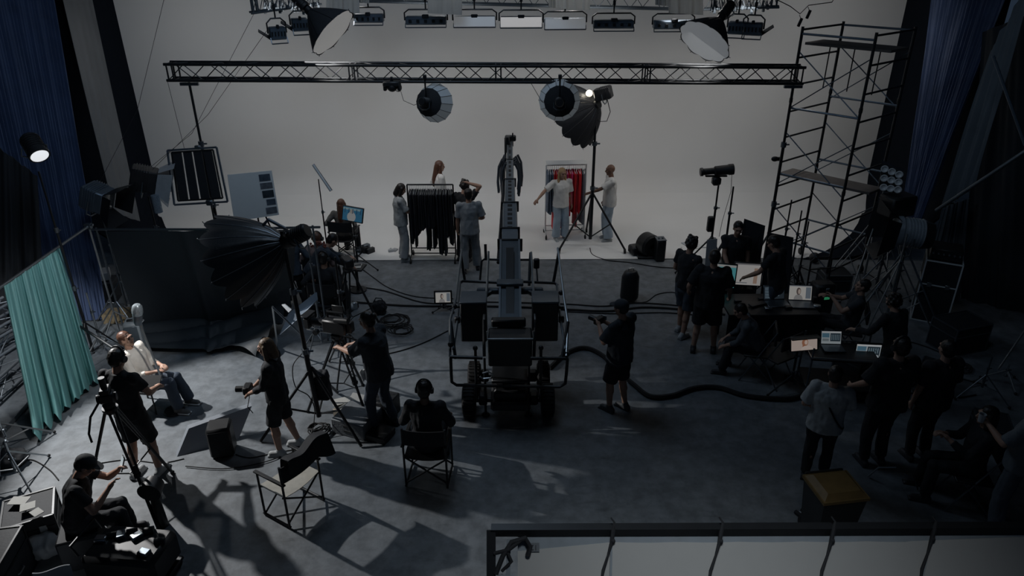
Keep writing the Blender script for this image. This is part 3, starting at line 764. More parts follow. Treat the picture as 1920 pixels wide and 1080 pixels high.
def laptop(label, c, rz, kind, w=.34, e=.5, group=None, open_=110):
    t = thing('laptop', label, 'laptop', c, rz, group); d = w*.68; a = R(open_-90)
    build('keyboard_base', MB().bbox((0, 0, .009), (w, d, .018), .005), GMET, t, True)
    m = Matrix.Rotation(-a, 3, 'X'); hc = Vector((0, d/2, .018))
    build('lid', MB().bbox(hc + m@Vector((0, .005, d/2)), (w, .010, d), .004, m), GMET, t, True)
    q = lambda x, z: hc + m @ Vector((x, -.002, z))
    flat('screen', q(-w*.47, d*.05), q(w*.47, d*.05), q(w*.47, d*.95), q(-w*.47, d*.95), screen_mat('screen_'+kind, kind, e), t, .001)
    return t
def flight_case(label, c, d, rz=0, name='flight_case', cat='case', handles=True, group=None, mat=None, edge=None, lid=.7):
    """c = centre of the base"""
    t = thing(name, label, cat, c, rz, group); x, y, z = d
    build('body', MB().bbox((0, 0, z/2), (x, y, z), .012), mat or CASE, t, True)
    e = MB(); b = .014
    for sx in (-1, 1):
        for sy in (-1, 1): e.bar((sx*x/2, sy*y/2, 0), (sx*x/2, sy*y/2, z), .022)
    for zz in (0.01, z*lid, z):
        for sy in (-1, 1): e.bar((-x/2, sy*y/2, zz), (x/2, sy*y/2, zz), .02)
        for sx in (-1, 1): e.bar((sx*x/2, -y/2, zz), (sx*x/2, y/2, zz), .02)
    build('edge_trim', e, edge or GMET, t)
    if handles:
        for sx in (-1, 1): build('handle', MB().tube([(sx*(x/2+.012), -.06, z*.4), (sx*(x/2+.03), -.05, z*.4), (sx*(x/2+.03), .05, z*.4), (sx*(x/2+.012), .06, z*.4)], .008, 6), SMET, t, True)
        build('latch', MB().bbox((-x*.25, -y/2-.012, z*lid), (.07, .012, .08), .004).bbox((x*.25, -y/2-.012, z*lid), (.07, .012, .08), .004), SMET, t, True)
    return t
def cable(label, pts, r=.012, name='cable', group=None, mat=None, z=None, sub=8, cat='cable'):
    """smooth curve through points on the floor"""
    P = [Vector(p) for p in pts]; out = []
    for i in range(len(P)-1):
        p0, p1, p2, p3 = P[max(i-1, 0)], P[i], P[i+1], P[min(i+2, len(P)-1)]
        for k in range(sub):
            t = k/sub; out.append(.5*((2*p1) + (p2-p0)*t + (2*p0-5*p1+4*p2-p3)*t*t + (3*p1-p0-3*p2+p3)*t*t*t))
    out.append(P[-1])
    return solo(name, label, cat, MB().tube(out, r, 6), mat or RUB, group, True)
def fcable(label, px, r=.012, **k):
    return cable(label, [G(x, y, r+.002) for x, y in px], r, **k)
def coil(label, c, R0, n=5, r=.009, seed=0, group=None, name='cable_coil'):
    rr = random.Random(seed); pts = []
    for k in range(n*16):
        a = 2*PI*k/16; q = R0*(.75+.25*math.sin(a*.13+seed)) + .03*rr.random(); pts.append((q*math.cos(a)+.03*math.sin(k/16), q*.9*math.sin(a), r + .003 + .012*(k/16) + .01*rr.random()))
    o = solo(name, label, 'cable', MB().tube(pts, r, 6), RUB, group, True); o.location = c; return o

def rebase(t, loc=None):
    ch = [o for o in bpy.data.objects if o.parent == t]
    if loc is None:
        pts = [v.co for o in ch for v in o.data.vertices]; xs = [p.x for p in pts]; ys = [p.y for p in pts]; zs = [p.z for p in pts]
        loc = Vector(((min(xs)+max(xs))/2, (min(ys)+max(ys))/2, min(zs)))
    for o in ch: o.location = -Vector(loc)
    t.location = loc; return t
# ================================================================ main truss across the stage
def box_truss(name, label, A, B, w=.27, h=.27, r=.025, pitch=.30, mat=None, joints=(), group=None, depthv=None):
    A, B = Vector(A), Vector(B); d = (B-A).normalized(); side = depthv or Vector((0, 1, 0)); upv = Vector((0, 0, 1)); mat = mat or BMET
    t = thing(name, label, 'truss', A, 0, group); L = (B-A).length
    for sy in (0, 1):
        for sz in (0, 1):
            o = side*w*sy + upv*h*sz; build('chord', MB().cyl(o - d*.03, d*L + o + d*.03, r, n=10), mat, t, True)
    n = int(L/pitch)
    for sy in (0, 1):
        m = MB()
        for i in range(n):
            a = d*(L*i/n) + side*w*sy; b = d*(L*(i+1)/n) + side*w*sy
            m.cyl(a + upv*h*((i+sy) % 2), b + upv*h*((i+1+sy) % 2), r*.36, n=6)
        build('bracing', m, mat, t, True)
    for sz in (0, 1):
        m = MB()
        for i in range(0, n):
            a = d*(L*i/n) + upv*h*sz; b = d*(L*(i+1)/n) + upv*h*sz
            m.cyl(a + side*w*(i % 2), b + side*w*((i+1) % 2), r*.34, n=6)
        build('bracing', m, mat, t, True)
    for k in joints:
        m = MB()
        for e in (-.045, .045):
            c = d*(L*k+e); P = [c, c+side*w, c+side*w+upv*h, c+upv*h]
            for i in range(4): m.bar(P[i], P[(i+1) % 4], .022)
        build('joint_plate', m, mat, t)
    return t
TD = 12.8
TA, TB = VD(316, 151, TD), VD(1503, 157, TD)
box_truss('lighting_truss', 'long black lighting truss spanning the whole stage in front of the cyclorama', TA, TB, joints=(.005, .29, .52, .755, .995))
GT = M('truss_grey', (.055, .07, .085), .7, .0)
# overhead grey trusses cut by the top edge of the photo
box_truss('overhead_truss', 'grey overhead truss in the middle above the row of bank lights', VD(640, 2, 14.9), VD(1300, 19, 14.9), .35, .4, .02, .3, GT, (.3, .6))
box_truss('overhead_truss', 'grey overhead truss at upper left above the two small floodlights', VD(474, 25, 13.9), VD(600, 8, 14.9), .3, .4, .02, .17, GT, (.05,), depthv=Vector((-.4, .9, 0)))
box_truss('overhead_truss', 'grey overhead truss at upper right above the two small floodlights', VD(1322, 18, 14.9), VD(1458, 14, 14.2), .3, .4, .02, .17, GT, (.95,), depthv=Vector((.3, .95, 0)))
# clips and cable tails crowding the side trusses
for x0, x1, y0, nm in ((492, 598, 14, 'left'), (1330, 1448, 14, 'right')):
    m = MB(); rr = random.Random(x0)
    for k in range(46):
        x = x0 + (x1-x0)*rr.random(); D = 14.3 + .3*rr.random(); a = VD(x, y0-16+6*rr.random(), D); b = VD(x + rr.uniform(-4, 4), y0+rr.uniform(-4, 10), D)
        m.cyl(a, b, .006+.006*rr.random(), n=5)
        if k % 4 == 0: m.bbox(b, (.05, .04, .07), .01)
    solo('hanging_cables', 'tangle of hanging cables and clips on the upper %s truss' % nm, 'cable', m, GT, kind='stuff')
# ---------------------------------------------------------------- bank lights
GLOW = M('lit_panel', (1, .93, .88), .5, var=.02, emit=.26)
LGREY = M('pale_reflector', (.42, .45, .48), .5); LDIM = M('unlit_panel_glow', (.95, .97, 1), .5, var=.03, emit=.10)  # second panel is switched off; its glow stands in for reflected light
def bank_light(label, x, y, w, D=14.2, yaw=0, face=None, yoke=19, drop=14, flap=False, group=None, h=.15):
    c = VD(x, y, D); t = thing('bank_light', label, 'studio light', (c.x, c.y, c.z), R(yaw), group); s = (c.y*.8977+(CAMZ-c.z)*.4407)/F
    W_ = w*s; Y = yoke*s
    build('housing', MB().bbox((0, 0, 0), (W_, .20, h), .02).bbox((0, -.09, h*.28), (W_*.96, .03, h*.3), .008), BLUM, t, True)
    for k in range(5): build('vent', MB().bbox((-W_*.38+W_*.19*k, -.112, -.005), (W_*.07, .02, h*.35), .004), BMET, t, True)
    build('ballast_box', MB().bbox((0, -.10, h*.55), (W_*.16, .08, .06), .01), BMET, t, True)
    build('reflector_lip', MB().bar((-W_/2, -.13, -h*.75), (W_/2, -.13, -h*.75), .02).bar((-W_/2, -.13, -h*.75), (-W_/2, -.08, -h*.3), .015).bar((W_/2, -.13, -h*.75), (W_/2, -.08, -h*.3), .015), GMET, t)
    if face is not None:
        build('diffuser', MB().bbox((0, -.13, -.01), (W_*.98, .012, h*1.15), .004), face, t)
    build('yoke', MB().tube([(-W_/2-.02, 0, 0), (-W_/2-.02, 0, Y*.7), (-W_/2+.06, 0, Y), (W_/2-.06, 0, Y), (W_/2+.02, 0, Y*.7), (W_/2+.02, 0, 0)], .014, 8), BMET, t, True)
    build('hook_clamp', MB().cyl((0, 0, Y), (0, 0, Y+.26), .014, n=8).bbox((0, 0, Y+.18), (.05, .05, .09), .01), BMET, t, True)
    if flap: build('flap', MB().prism([(-flap*W_/2, -.1, -h*.5), (-flap*W_/2, .1, -h*.2), (-flap*(W_/2+.16), .1, h*.3), (-flap*(W_/2+.2), -.1, h*.2)], (0, 0, .01)), BMET, t)
    return t
bank_light('small hanging floodlight with yoke, leftmost under the upper left truss', 520, 62, 30, 13.6, 28, yoke=26, flap=1, h=.22)
bank_light('small hanging floodlight with yoke, beside the upper left black softbox', 562, 46, 30, 13.8, 24, yoke=24, flap=1, h=.22)
bank_light('hanging bank light partly hidden behind the upper left softbox', 692, 34, 54, 14.2, 0)
bank_light('dark hanging bank light left of the white cloth in the middle', 799, 38, 76, 14.2, 0)
bank_light('hanging bank light with pale grey diffuser left of the glowing one', 890, 38, 78, 14.2, 0, LDIM)
bank_light('glowing hanging bank light in the centre of the row', 977, 39, 78, 14.1, 0, GLOW)
bank_light('hanging bank light with pale grey diffuser right of the glowing one', 1059, 42, 77, 14.2, 1, LDIM)
bank_light('dark hanging bank light right of the hanging white cloths', 1150, 45, 75, 14.2, 0)
bank_light('hanging bank light partly hidden behind the upper right softbox', 1262, 46, 74, 14.2, 0)
bank_light('small hanging floodlight with yoke, beside the upper right softbox', 1382, 52, 32, 13.9, -24, yoke=24, flap=0, h=.22)
bank_light('small hanging floodlight with yoke, rightmost under the upper right truss', 1412, 54, 34, 13.7, -24, yoke=24, flap=-1, h=.22)
for i, (x0, x1, y1, D) in enumerate(((612, 674, 25, 13.6), (676, 692, 7, 13.9), (802, 866, 28, 13.8), (1029, 1046, 16, 13.8), (1046, 1106, 19, 13.6), (1229, 1255, 12, 13.9), (1254, 1318, 28, 13.6))):
    lab = ('white cloth hanging in front of the upper left softbox', 'narrow white cloth hanging right of the upper left softbox', 'white cloth hanging above the grey bank lights left of centre', 'narrow white cloth hanging right of the glowing bank light',
           'wide white cloth hanging right of the glowing bank light', 'narrow white cloth hanging left of the upper right softbox', 'white cloth hanging in front of the upper right softbox')[i]
    hung('hanging_cloth', lab, 'cloth', VD(x0, -60, D), VD(x1, -60, D), VD(x0, y1-3, D), VD(x1, y1, D), WCL, 3, .02, 50+i, 30, 8, 'white cloths hanging from the overhead truss')
    ob = bpy.data.objects[-1]
# ---------------------------------------------------------------- softboxes
DIFF = M('diffusion_fabric', (.66, .65, .635), .7, var=.02, emit=.20)
DIFG = M('grey_diffusion_fabric', (.50, .52, .54), .7, var=.02, emit=.17)
def soft(label, hub, d, Rr, dep, n=8, inner=None, name='softbox', headlen=.3, shell=None, power=.8, tips=.02, hang=.5, cat='softbox', twist=0):
    hub = VD(*hub) if isinstance(hub, tuple) else hub; t = thing(name, label, cat, hub)
    para(t, (0,0,0), d, Rr, dep, n, shell, inner, power=power, tips=tips, twist=twist)
    dn = Vector(d).normalized(); lamp_body(t, -dn*(headlen*.6+.02), dn, headlen, .085, barn=False, lens=BMET)
    if hang: build('hanging_arm', MB().cyl(-dn*headlen*.6, -dn*headlen*.6 + Vector((0, 0, hang)), .014, n=8), BMET, t, True)
    return t
soft('large black softbox with white face at upper left, aimed to the right', (578, 18, 13.3), (.72, -.22, -.64), .50, .58, 8, DIFF)
soft('large black softbox with pale grey face at upper right, aimed to the left', (1352, 34, 13.3), (-.52, -.42, -.60), .50, .55, 10, DIFG)
def lantern(label, c, d, r1, r2, dep):
    c = VD(*c); t = thing('umbrella_light', label, 'studio light', c); S, U, Dn = basis(d); m = Matrix((S, U, Dn)).transposed()
    n = 14; shell = MB(); shell.lathe([(r1, 0), (r1*1.02, .02), (r2, dep), (r2-.01, dep), (r1-.01, .02), (r1-.01, 0), (r1, 0)], (0,0,0), m, n)
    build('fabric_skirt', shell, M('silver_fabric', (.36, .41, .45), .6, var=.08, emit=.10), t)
    rb = MB()
    for k in range(n):
        a = 2*PI*k/n; rb.cyl(m @ Vector((r1*math.cos(a), r1*math.sin(a), 0)), m @ Vector((r2*1.01*math.cos(a), r2*1.01*math.sin(a), dep)), .004, n=4)
    build('ribs', rb, BMET, t)
    build('black_back', MB().lathe([(0, -.06), (r1*.6, -.05), (r1, 0), (r1, .012), (0, .012)], (0,0,0), m, n), BLK, t, True)
    build('diffuser', MB().lathe([(0, dep), (r2*.99, dep), (r2*.99, dep+.006), (0, dep+.006)], (0,0,0), m, n), DIFF, t)
    lamp_body(t, -Dn*.16, Dn, .24, .075, barn=False, lens=BMET)
    build('hanging_arm', MB().cyl(-Dn*.1, -Dn*.1 + Vector((0, 0, .42)), .015, n=8).bbox(-Dn*.1 + Vector((0, 0, .42)), (.06, .06, .08), .01), BMET, t, True)
    build('power_cord', MB().tube([-Dn*.25 + Vector((0, 0, 0)), -Dn*.3 + Vector((-.12, 0, -.06)), -Dn*.28 + Vector((-.3, 0, .02)), Vector((-.5, 0, .32))], .005, 5), RUB, t, True)
    return t
lantern('round silver umbrella light with black centre hanging below the truss, left of the crane', (804, 192, 12.6), (.30, .78, -.2), .245, .34, .26)
lantern('round silver umbrella light with black centre hanging below the truss, right of the crane', (1049, 190, 12.6), (.05, .88, -.1), .27, .365, .22)
# small moving head on the truss
t = thing('moving_light', 'small black motorised lamp clamped under the truss left of the umbrella light', 'studio light', VD(735, 160, 12.7))
build('base', MB().bbox((0, 0, .03), (.30, .16, .09), .02), BPLA, t, True); build('lamp_housing', MB().ell((.0, 0, -.03), (.09, .09, .08)).bbox((-.12, 0, -.02), (.06, .1, .14), .02).bbox((.12, 0, -.02), (.06, .1, .14), .02), BPLA, t, True)
build('cable_loop', MB().tube([Vector((.1+.06*math.cos(a*.5), .02, -.04+.07*math.sin(a*.5))) for a in range(26)], .006, 5), RUB, t, True)
build('clamp', MB().bbox((0, 0, .1), (.05, .05, .09), .01), BMET, t, True)
# tall stand with deep black umbrella
base = G(1106, 462)
t = light_stand('tall wheeled stand holding the deep black umbrella right of centre stage', base, 3.2, .82, 330, BMET, 1.25, .028, wheels=True)
hub = Vector((base.x+.02, base.y, 3.12))
u = thing('umbrella_light', 'deep black parabolic umbrella with lit bulb on the tall wheeled stand', 'studio light', hub)
para(u, (0,0,0), (-.62, .45, -.42), .72, .62, 14, BLK, None, power=.6, tips=.06)
lamp_body(u, Vector((.10, -.06, .22)), (-.8, .3, -.25), .34, .12, barn=False, boxy=True, lens=M('bulb', (1, .9, .75), .4, var=.02, emit=1.0))
build('lamp_bulb', MB().ell((-.17, .05, .20), .07), M('bulb', (1, .9, .75)), u, True)
build('power_cord', MB().tube([Vector((.18, -.05, .12)), (.26, -.05, -.15), (.2, -.05, -.34), (.04, 0, -.36), (0, 0, -.2)], .008, 6), RUB, u, True)
point('umbrella_bulb', hub + Vector((-.28, .02, .20)), 2.0, (1, .88, .68), .05)
# ---------------------------------------------------------------- supports of the truss
for lab, x, y in (('tall crank stand carrying the left end of the long truss', 354, 152), ('tall crank stand carrying the right end of the long truss beside the scaffold', 1488, 157)):
    p = VD(x, y, TD+.12)
    s_ = light_stand(lab, (p.x, p.y, 0), p.z-.02, .75, 90, BMET, 1.0, .026)
    build('fork', MB().bar((-.16, 0, p.z-.05), (.16, 0, p.z-.05), .05), GMET, s_)
# ---------------------------------------------------------------- scaffold tower
PA, PB, PC = Vector((5.15, 13.4, 0)), Vector((6.2, 14.2, 0)), Vector((6.04, 12.5, 0)); PD = PB + PC - PA
t = thing('scaffold_tower', 'tall scaffold tower with ladder frames, braces and planks at right', 'scaffold', (PA+PD)/2)
O = (PA+PD)/2; HT = 4.72; Z = Vector((0, 0, 1))
for p in (PA, PB, PC, PD):
    q = p-O; build('upright', MB().cyl(q + Z*.12, q + Z*HT, .026, n=10).cyl(q + Z*1.9, q + Z*1.98, .033, n=10).cyl(q + Z*3.4, q + Z*3.48, .033, n=10), BMET, t, True)
    build('caster', MB().cyl(q + Vector((-.03, 0, .075)), q + Vector((.03, 0, .075)), .075, n=18), RUB, t, True)
for p, q in ((PA, PB), (PC, PD)):
    m = MB(); z = .35
    while z < HT: m.cyl(p-O + Z*z, q-O + Z*(z), .019, n=8); z += .48
    build('ladder_frame', m, BMET, t, True)
m = MB()
for p, q, ph in ((PA, PC, 0), (PB, PD, 1)):
    z = .4; k = ph
    while z < HT-.9:
        a, b = (p, q) if k % 2 else (q, p); m.cyl(a-O + Z*z, b-O + Z*(z+1.0), .011, n=6); m.cyl(b-O+Z*z, a-O+Z*(z+1.0), .011, n=6); z += 1.45; k += 1
build('diagonal_brace', m, BLUM, t, True)
for p, q, z in ((PA, PC, 3.3), (PB, PD, 3.35), (PA, PC, 2.05), (PB, PD, 2.1), (PA, PC, .75), (PB, PD, .8), (PA, PC, 4.6), (PB, PD, 4.66)):
    build('guard_rail', MB().cyl(p-O + Z*z, q-O + Z*z, .02, n=8), BLUM, t, True)
a = (PA+PB)/2 - O; b = (PC+PD)/2 - O; n_ = (PB-PA).normalized(); d_ = (b-a).normalized()
def plank(z, w, wi, nm='plank', mt=None, ext=.12):
    q = [a - n_*w - d_*ext + Z*z, a + n_*w - d_*ext + Z*z, b + n_*w + d_*ext + Z*z, b - n_*w + d_*ext + Z*z]; return build(nm, MB().prism(q, (0, 0, -.045)), mt or M('weathered_plank', (.11, .10, .095), .8, bump=.2), t)
plank(1.93, .24, 0, ext=.25); plank(4.42, .30, 0)
for k in range(3):
    p = a.lerp(b, .15+.35*k) + Z*4.35; build('hanging_bar', MB().cyl(p, p + Vector((0, 0, -.75)), .012, n=6), BMET, t, True)
solo('clamp', 'small black clamp with knob on the left of the scaffold', 'clamp', MB().bbox(VD(1457, 298, 13.2), (.12, .06, .07), .02).ell(VD(1453, 298, 13.2), (.07, .04, .05)), BMET, smooth=True)
# ---------------------------------------------------------------- thin wires
def wire(label, pts, r=.004): return solo('wire', label, 'wire', MB().tube([VD(*p) for p in pts], r, 5), RUB, 'thin wires in front of the cyclorama', True)
wire('thin wire running from the top edge down to the left backdrop', [(312, -20, 13.2), (258, 205, 12.8), (185, 345, 12.4)])
wire('thin slanting wire from the upper left truss to the spotlight', [(476, 26, 13.7), (360, 250, 12.9), (284, 312, 12.2)])
wire('thin slanting wire reaching the spotlight below the first slanting wire', [(502, 55, 13.4), (390, 215, 12.9), (286, 318, 12.2)])
wire('thin wire dropping from the left end of the truss to the slatted panel', [(314, 152, 12.85), (346, 280, 12.6)])
wire('drooping wire with two clips at the top right of the cyclorama', [(1448, -5, 13.5), (1482, 12, 13.5), (1500, 26, 13.5), (1516, 10, 13.5), (1560, 4, 13.5), (1568, -10, 13.5)], .008)
for x, y, l in ((1500, 42, 'small dark clip dangling from the wire at top right, lower one'), (1516, 27, 'small dark clip dangling from the wire at top right, upper one')):
    solo('clip', l, 'clip', MB().bbox(VD(x, y, 13.5), (.05, .03, .15), .01, Matrix.Rotation(.3, 3, 'Y')).tube([VD(x, y, 13.5)+Vector((0, 0, .07)), VD(x-1, y-14, 13.5)], .006, 5), BMET, smooth=True)
# ---------------------------------------------------------------- lamps at left
d = (Vector((-3.3, 6.9, 0)) - KEY).normalized()
t = light_stand('tall black stand carrying the glowing lamp at far left', (KEY.x-.16, KEY.y+.10, 0), 3.2, .5, 40, BMET)
t = thing('spotlight', 'round spotlight with glowing lens in the dark at far left', 'studio light', KEY - d*.22)
lamp_body(t, (0,0,0), d, .36, .125, barn=False, lens=M('lit_lens', (.95, .97, 1), .4, var=.01, emit=.75))
def lamp_on_stand(label, slabel, c, d, L, Rr, footpx=None, doors=None, boxy=True, hstand=None, lens=None, spread=.5, a0=90, mat=None):
    c = VD(*c); t = thing('spotlight', label, 'studio light', c); lamp_body(t, (0,0,0), d, L, Rr, mat=mat or BPLA, boxy=boxy, lens=lens, doors=doors)
    light_stand(slabel, (c.x, c.y, 0), c.z - Rr*1.7, spread, a0, GMET if mat else BMET, .7)
    return t
lamp_on_stand('large black box spotlight with pale barn doors, beside the left edge of the cyclorama', 'stand of the black spotlight beside the left cyclorama edge', (270, 335, 12.2), (.85, .3, -.30), .42, .19, doors=M('pale_metal', (.42, .44, .46), .5))
lamp_on_stand('blue grey spotlight with black barn doors, left of the slate backdrop', 'stand of the blue grey spotlight left of the slate backdrop', (182, 370, 11.6), (.8, -.1, -.32), .40, .19, mat=BLUM)
solo('coiled_duct', 'short pale perforated tube hanging below the spotlight at left', 'tube', MB().cyl(VD(290, 366, 12.0), VD(298, 398, 12.0), .07, n=16), M('perforated_metal', (.3, .36, .42), .4, .5, scale=60, var=.8), smooth=True)
# slatted light panel
P = [VD(314, 282, 12.5), VD(406, 276, 12.5), VD(427, 378, 12.3), VD(327, 384, 12.3)]
t = thing('slatted_panel', 'square light panel of dark vertical slats in a yoke frame', 'studio light', (0, 0, 0))
def Q(u, v): return P[0].lerp(P[1], u).lerp(P[3].lerp(P[2], u), v)
m = MB()
for a, b in (((0,0),(1,0)), ((1,0),(1,1)), ((1,1),(0,1)), ((0,1),(0,0))): m.bar(Q(*a), Q(*b), .03)
build('yoke_frame', m, BLUM, t)
m = MB()
for a, b in (((.08,.04),(.92,.04)), ((.92,.04),(.92,.93)), ((.92,.93),(.08,.93)), ((.08,.93),(.08,.04))): m.bar(Q(*a), Q(*b), .025)
build('inner_frame', m, BMET, t)
for k in range(4):
    u0 = .10+.205*k; q = [Q(u0, .05), Q(u0+.165, .05), Q(u0+.165, .92), Q(u0, .92)]; build('slat', MB().prism(q, (0, .03, 0)), BLK, t)
build('clamp', MB().bbox(Q(.62, -.02), (.1, .06, .07), .015).bbox(Q(.66, 1.0), (.12, .06, .1), .02), GMET, t, True); rebase(t)
p = Q(.66, 1.08); light_stand('black stand cluttered with clamps below the slatted panel', (p.x, p.y+.05, 0), p.z+.1, .55, 90, BMET, .8)
# picture board
P = [VD(426, 328, 12.0), VD(509, 320, 12.0), VD(523, 403, 11.8), VD(439, 415, 11.8)]
t = thing('mood_board', 'grey board with printed photographs along its right side', 'board', (0,0,0))
build('panel', MB().prism([P[0], P[1], P[2], P[3]], (0, .015, 0)), M('grey_board', (.70, .71, .70), .7, var=.03), t)
def Q2(u, v, e=-.004): return P[0].lerp(P[1], u).lerp(P[3].lerp(P[2], u), v) + Vector((0, e, 0))
for i, (u, v, w_, h_) in enumerate(((.70, .06, .25, .15), (.70, .25, .27, .13), (.72, .42, .25, .16), (.78, .62, .2, .13), (.74, .80, .24, .14))):
    build('photograph', MB().prism([Q2(u, v), Q2(u+w_, v), Q2(u+w_, v+h_), Q2(u, v+h_)], (0, -.003, 0)), M('print_%d' % (i % 3), ((.07, .09, .12), (.12, .13, .15), (.03, .04, .05))[i % 3], .5, var=.8, scale=14), t)
build('easel', MB().cyl(Q2(.5, .5, .05), Vector((Q2(.5, 1).x, Q2(.5, 1).y+.1, .02)), .015, n=8).cyl(Q2(.5, .3, .05), Vector((Q2(.5, 1).x+.3, Q2(.5, 1).y+.7, .02)), .015, n=8), BMET, t, True); rebase(t)
# tube light
t = thing('tube_light', 'thin white tube light tilted on a slim black stand', 'studio light', (0, 0, 0))
build('tube', MB().cyl(VD(587, 309, 12.6), VD(620, 358, 12.4), .022, n=10), M('milky_tube', (.55, .57, .58), .4), t, True); build('tube_back', MB().cyl(VD(588, 308, 12.64), VD(622, 357, 12.44), .016, n=8), BMET, t, True); rebase(t)
p = VD(597, 336, 12.55); light_stand('slim black stand under the white tube light', (p.x, p.y, 0), p.z, .4, 60, BMET, .5, .012)
# ---------------------------------------------------------------- lamps at right
P = [VD(1653, 304, 12.0), VD(1694, 322, 11.8), VD(1690, 362, 11.7), VD(1650, 358, 11.9)]
t = thing('lamp_bank', 'square bank of round reflector lamps at right beneath the blue curtain', 'studio light', (0,0,0))
build('frame', MB().prism(P, (.06, .12, 0)), BMET, t)
nn = Vector((-.45, -.8, 0)).normalized()
for i in range(3):
    for j in range(3):
        c = P[0].lerp(P[1], (i+.5)/3).lerp(P[3].lerp(P[2], (i+.5)/3), (j+.5)/3)
        S, U, Dn = basis(nn); build('lamp', MB().lathe([(0, -.01), (.035, 0), (.062, .035), (.062, .045), (.05, .05), (.015, .02), (0, .03)], c, Matrix((S, U, Dn)).transposed(), 18), M('lamp_reflector', (.62, .64, .65), .25), t, True)
for k, (u0, u1) in enumerate(((.02, .34), (.36, .66))): pass
rebase(t)
c = VD(1690, 385, 11.9); light_stand('stand of the bank of reflector lamps at right', (c.x-.1, c.y, 0), 1.9, .6, 60, GMET, .9)
solo('black_box', 'black box mounted under the bank of reflector lamps', 'box', MB().bbox(VD(1682, 384, 11.75), (.52, .35, .36), .03, Matrix.Rotation(.3, 3, 'Z')), BPLA, smooth=True)
c = VD(1706, 436, 11.5); t = thing('spotlight', 'huge round ribbed spotlight with open barn doors at right', 'studio light', c)
lamp_body(t, (0,0,0), (-.72, .15, .05), .50, .24, mat=M('ribbed_housing', (.28, .32, .36), .45))
build('back_cover', MB().cyl((.18, -.05, -.02), (.33, -.09, -.03), .25, .22, n=24), BPLA, t, True)
light_stand('heavy tripod stand of the huge ribbed spotlight at right', (c.x, c.y, 0), c.z-.38, .8, 200, GMET, 1.3, .022)
flight_case('tall black flight case with pale metal edges against the right drape', G(1740, 592), (.55, .55, 1.15), R(-28), edge=M('pale_trim', (.62, .65, .66), .5), lid=.62)
c = G(1740, 592); t = thing('mixer_rack', 'small lit equipment rack standing on the tall flight case', 'equipment', c + Vector((0, 0, 1.16)), R(-28))
build('casing', MB().bbox((0, 0, .10), (.48, .42, .2), .015), BPLA, t, True)
for k in range(6): build('connector', MB().cyl((-.2+.08*k, -.215, .12), (-.2+.08*k, -.24, .12), .016, n=8), SMET, t, True)
# ================================================================ camera crane in the centre
t = thing('camera_crane', 'large wheeled camera crane with telescopic arm in the centre of the floor', 'crane', (0, 0, 0))
CB = M('crane_paint', (.10, .12, .14), .4, .4); CL = M('crane_light_paint', (.17, .195, .22), .4, .35); CX = -.03
def az(D): return 1.2 + .2*(D-8.9)
secs = [(8.85, 10.95, .33, .20, CB, 0), (10.9, 11.3, .27, .20, CL, 0), (11.1, 12.15, .255, .17, CL, 7), (12.05, 13.0, .19, .15, CL, 7), (12.9, 13.8, .145, .12, CL, 5), (13.7, 14.6, .12, .10, CB, 3)]
for i, (d0, d1, w_, h_, mt, ns) in enumerate(secs):
    a = Vector((CX, d0, az(d0))); b = Vector((CX, d1, az(d1))); dr = (b-a).normalized(); S = Vector((1, 0, 0)); U = S.cross(dr)
    m_ = Matrix((S, dr, U)).transposed(); sec = build('arm_section', MB().bbox((a+b)/2, (w_, (b-a).length, h_), .012, m_), mt, t, True)
    build('end_collar', MB().bbox(b - U*0, (w_*1.25, .04, h_*1.2), .008, m_), BMET, sec, True)
    if ns:
        m = MB(); 
        for k in range(ns): m.box(a.lerp(b, (k+.7)/(ns+.4)) + U*(h_/2+.002), (w_*.32, (b-a).length/ns*.5, .006), m=m_)
        build('slot', m, BPLA, sec)
        build('side_rail', MB().bar(a + S*w_*.42 + U*h_*.52, b + S*w_*.42 + U*h_*.52, .012).bar(a - S*w_*.42 + U*h_*.52, b - S*w_*.42 + U*h_*.52, .012), SMET, sec)
a = Vector((CX, 8.85, az(8.85))); b = Vector((CX, 10.9, az(10.9)))
for sx in (-1, 1): build('arm_rail', MB().bar(a + Vector((sx*.15, 0, .12)), b + Vector((sx*.15, 0, .12)), .03), CL, t)
build('arm_channel', MB().bar(a + Vector((0, .1, .108)), b + Vector((0, -.3, .108)), .12, .015), BPLA, t)
build('end_plate', MB().bbox((CX, 8.86, az(8.86)+.02), (.38, .04, .28), .01), CL, t, True)
build('cross_plate', MB().bbox((CX, 9.75, az(9.75)+.13), (.40, .18, .05), .01).bbox((CX, 9.72, az(9.7)+.02), (1.0, .1, .09), .02), CB, t, True)
def loop(nm, pts, r=.02, mt=None, closed=False): return build(nm, MB().tube([VD(*p) for p in pts], r, 8, closed), mt or BMET, t, True)
# arched bracket both sides
for sx in (-1, 1):
    build('arch_bracket', MB().tube([(CX+sx*.28, 9.7, 1.38), (CX+sx*.40, 9.6, 1.34), (CX+sx*.46, 9.5, 1.15), (CX+sx*.48, 9.4, .8)], .04, 8), BMET, t, True)
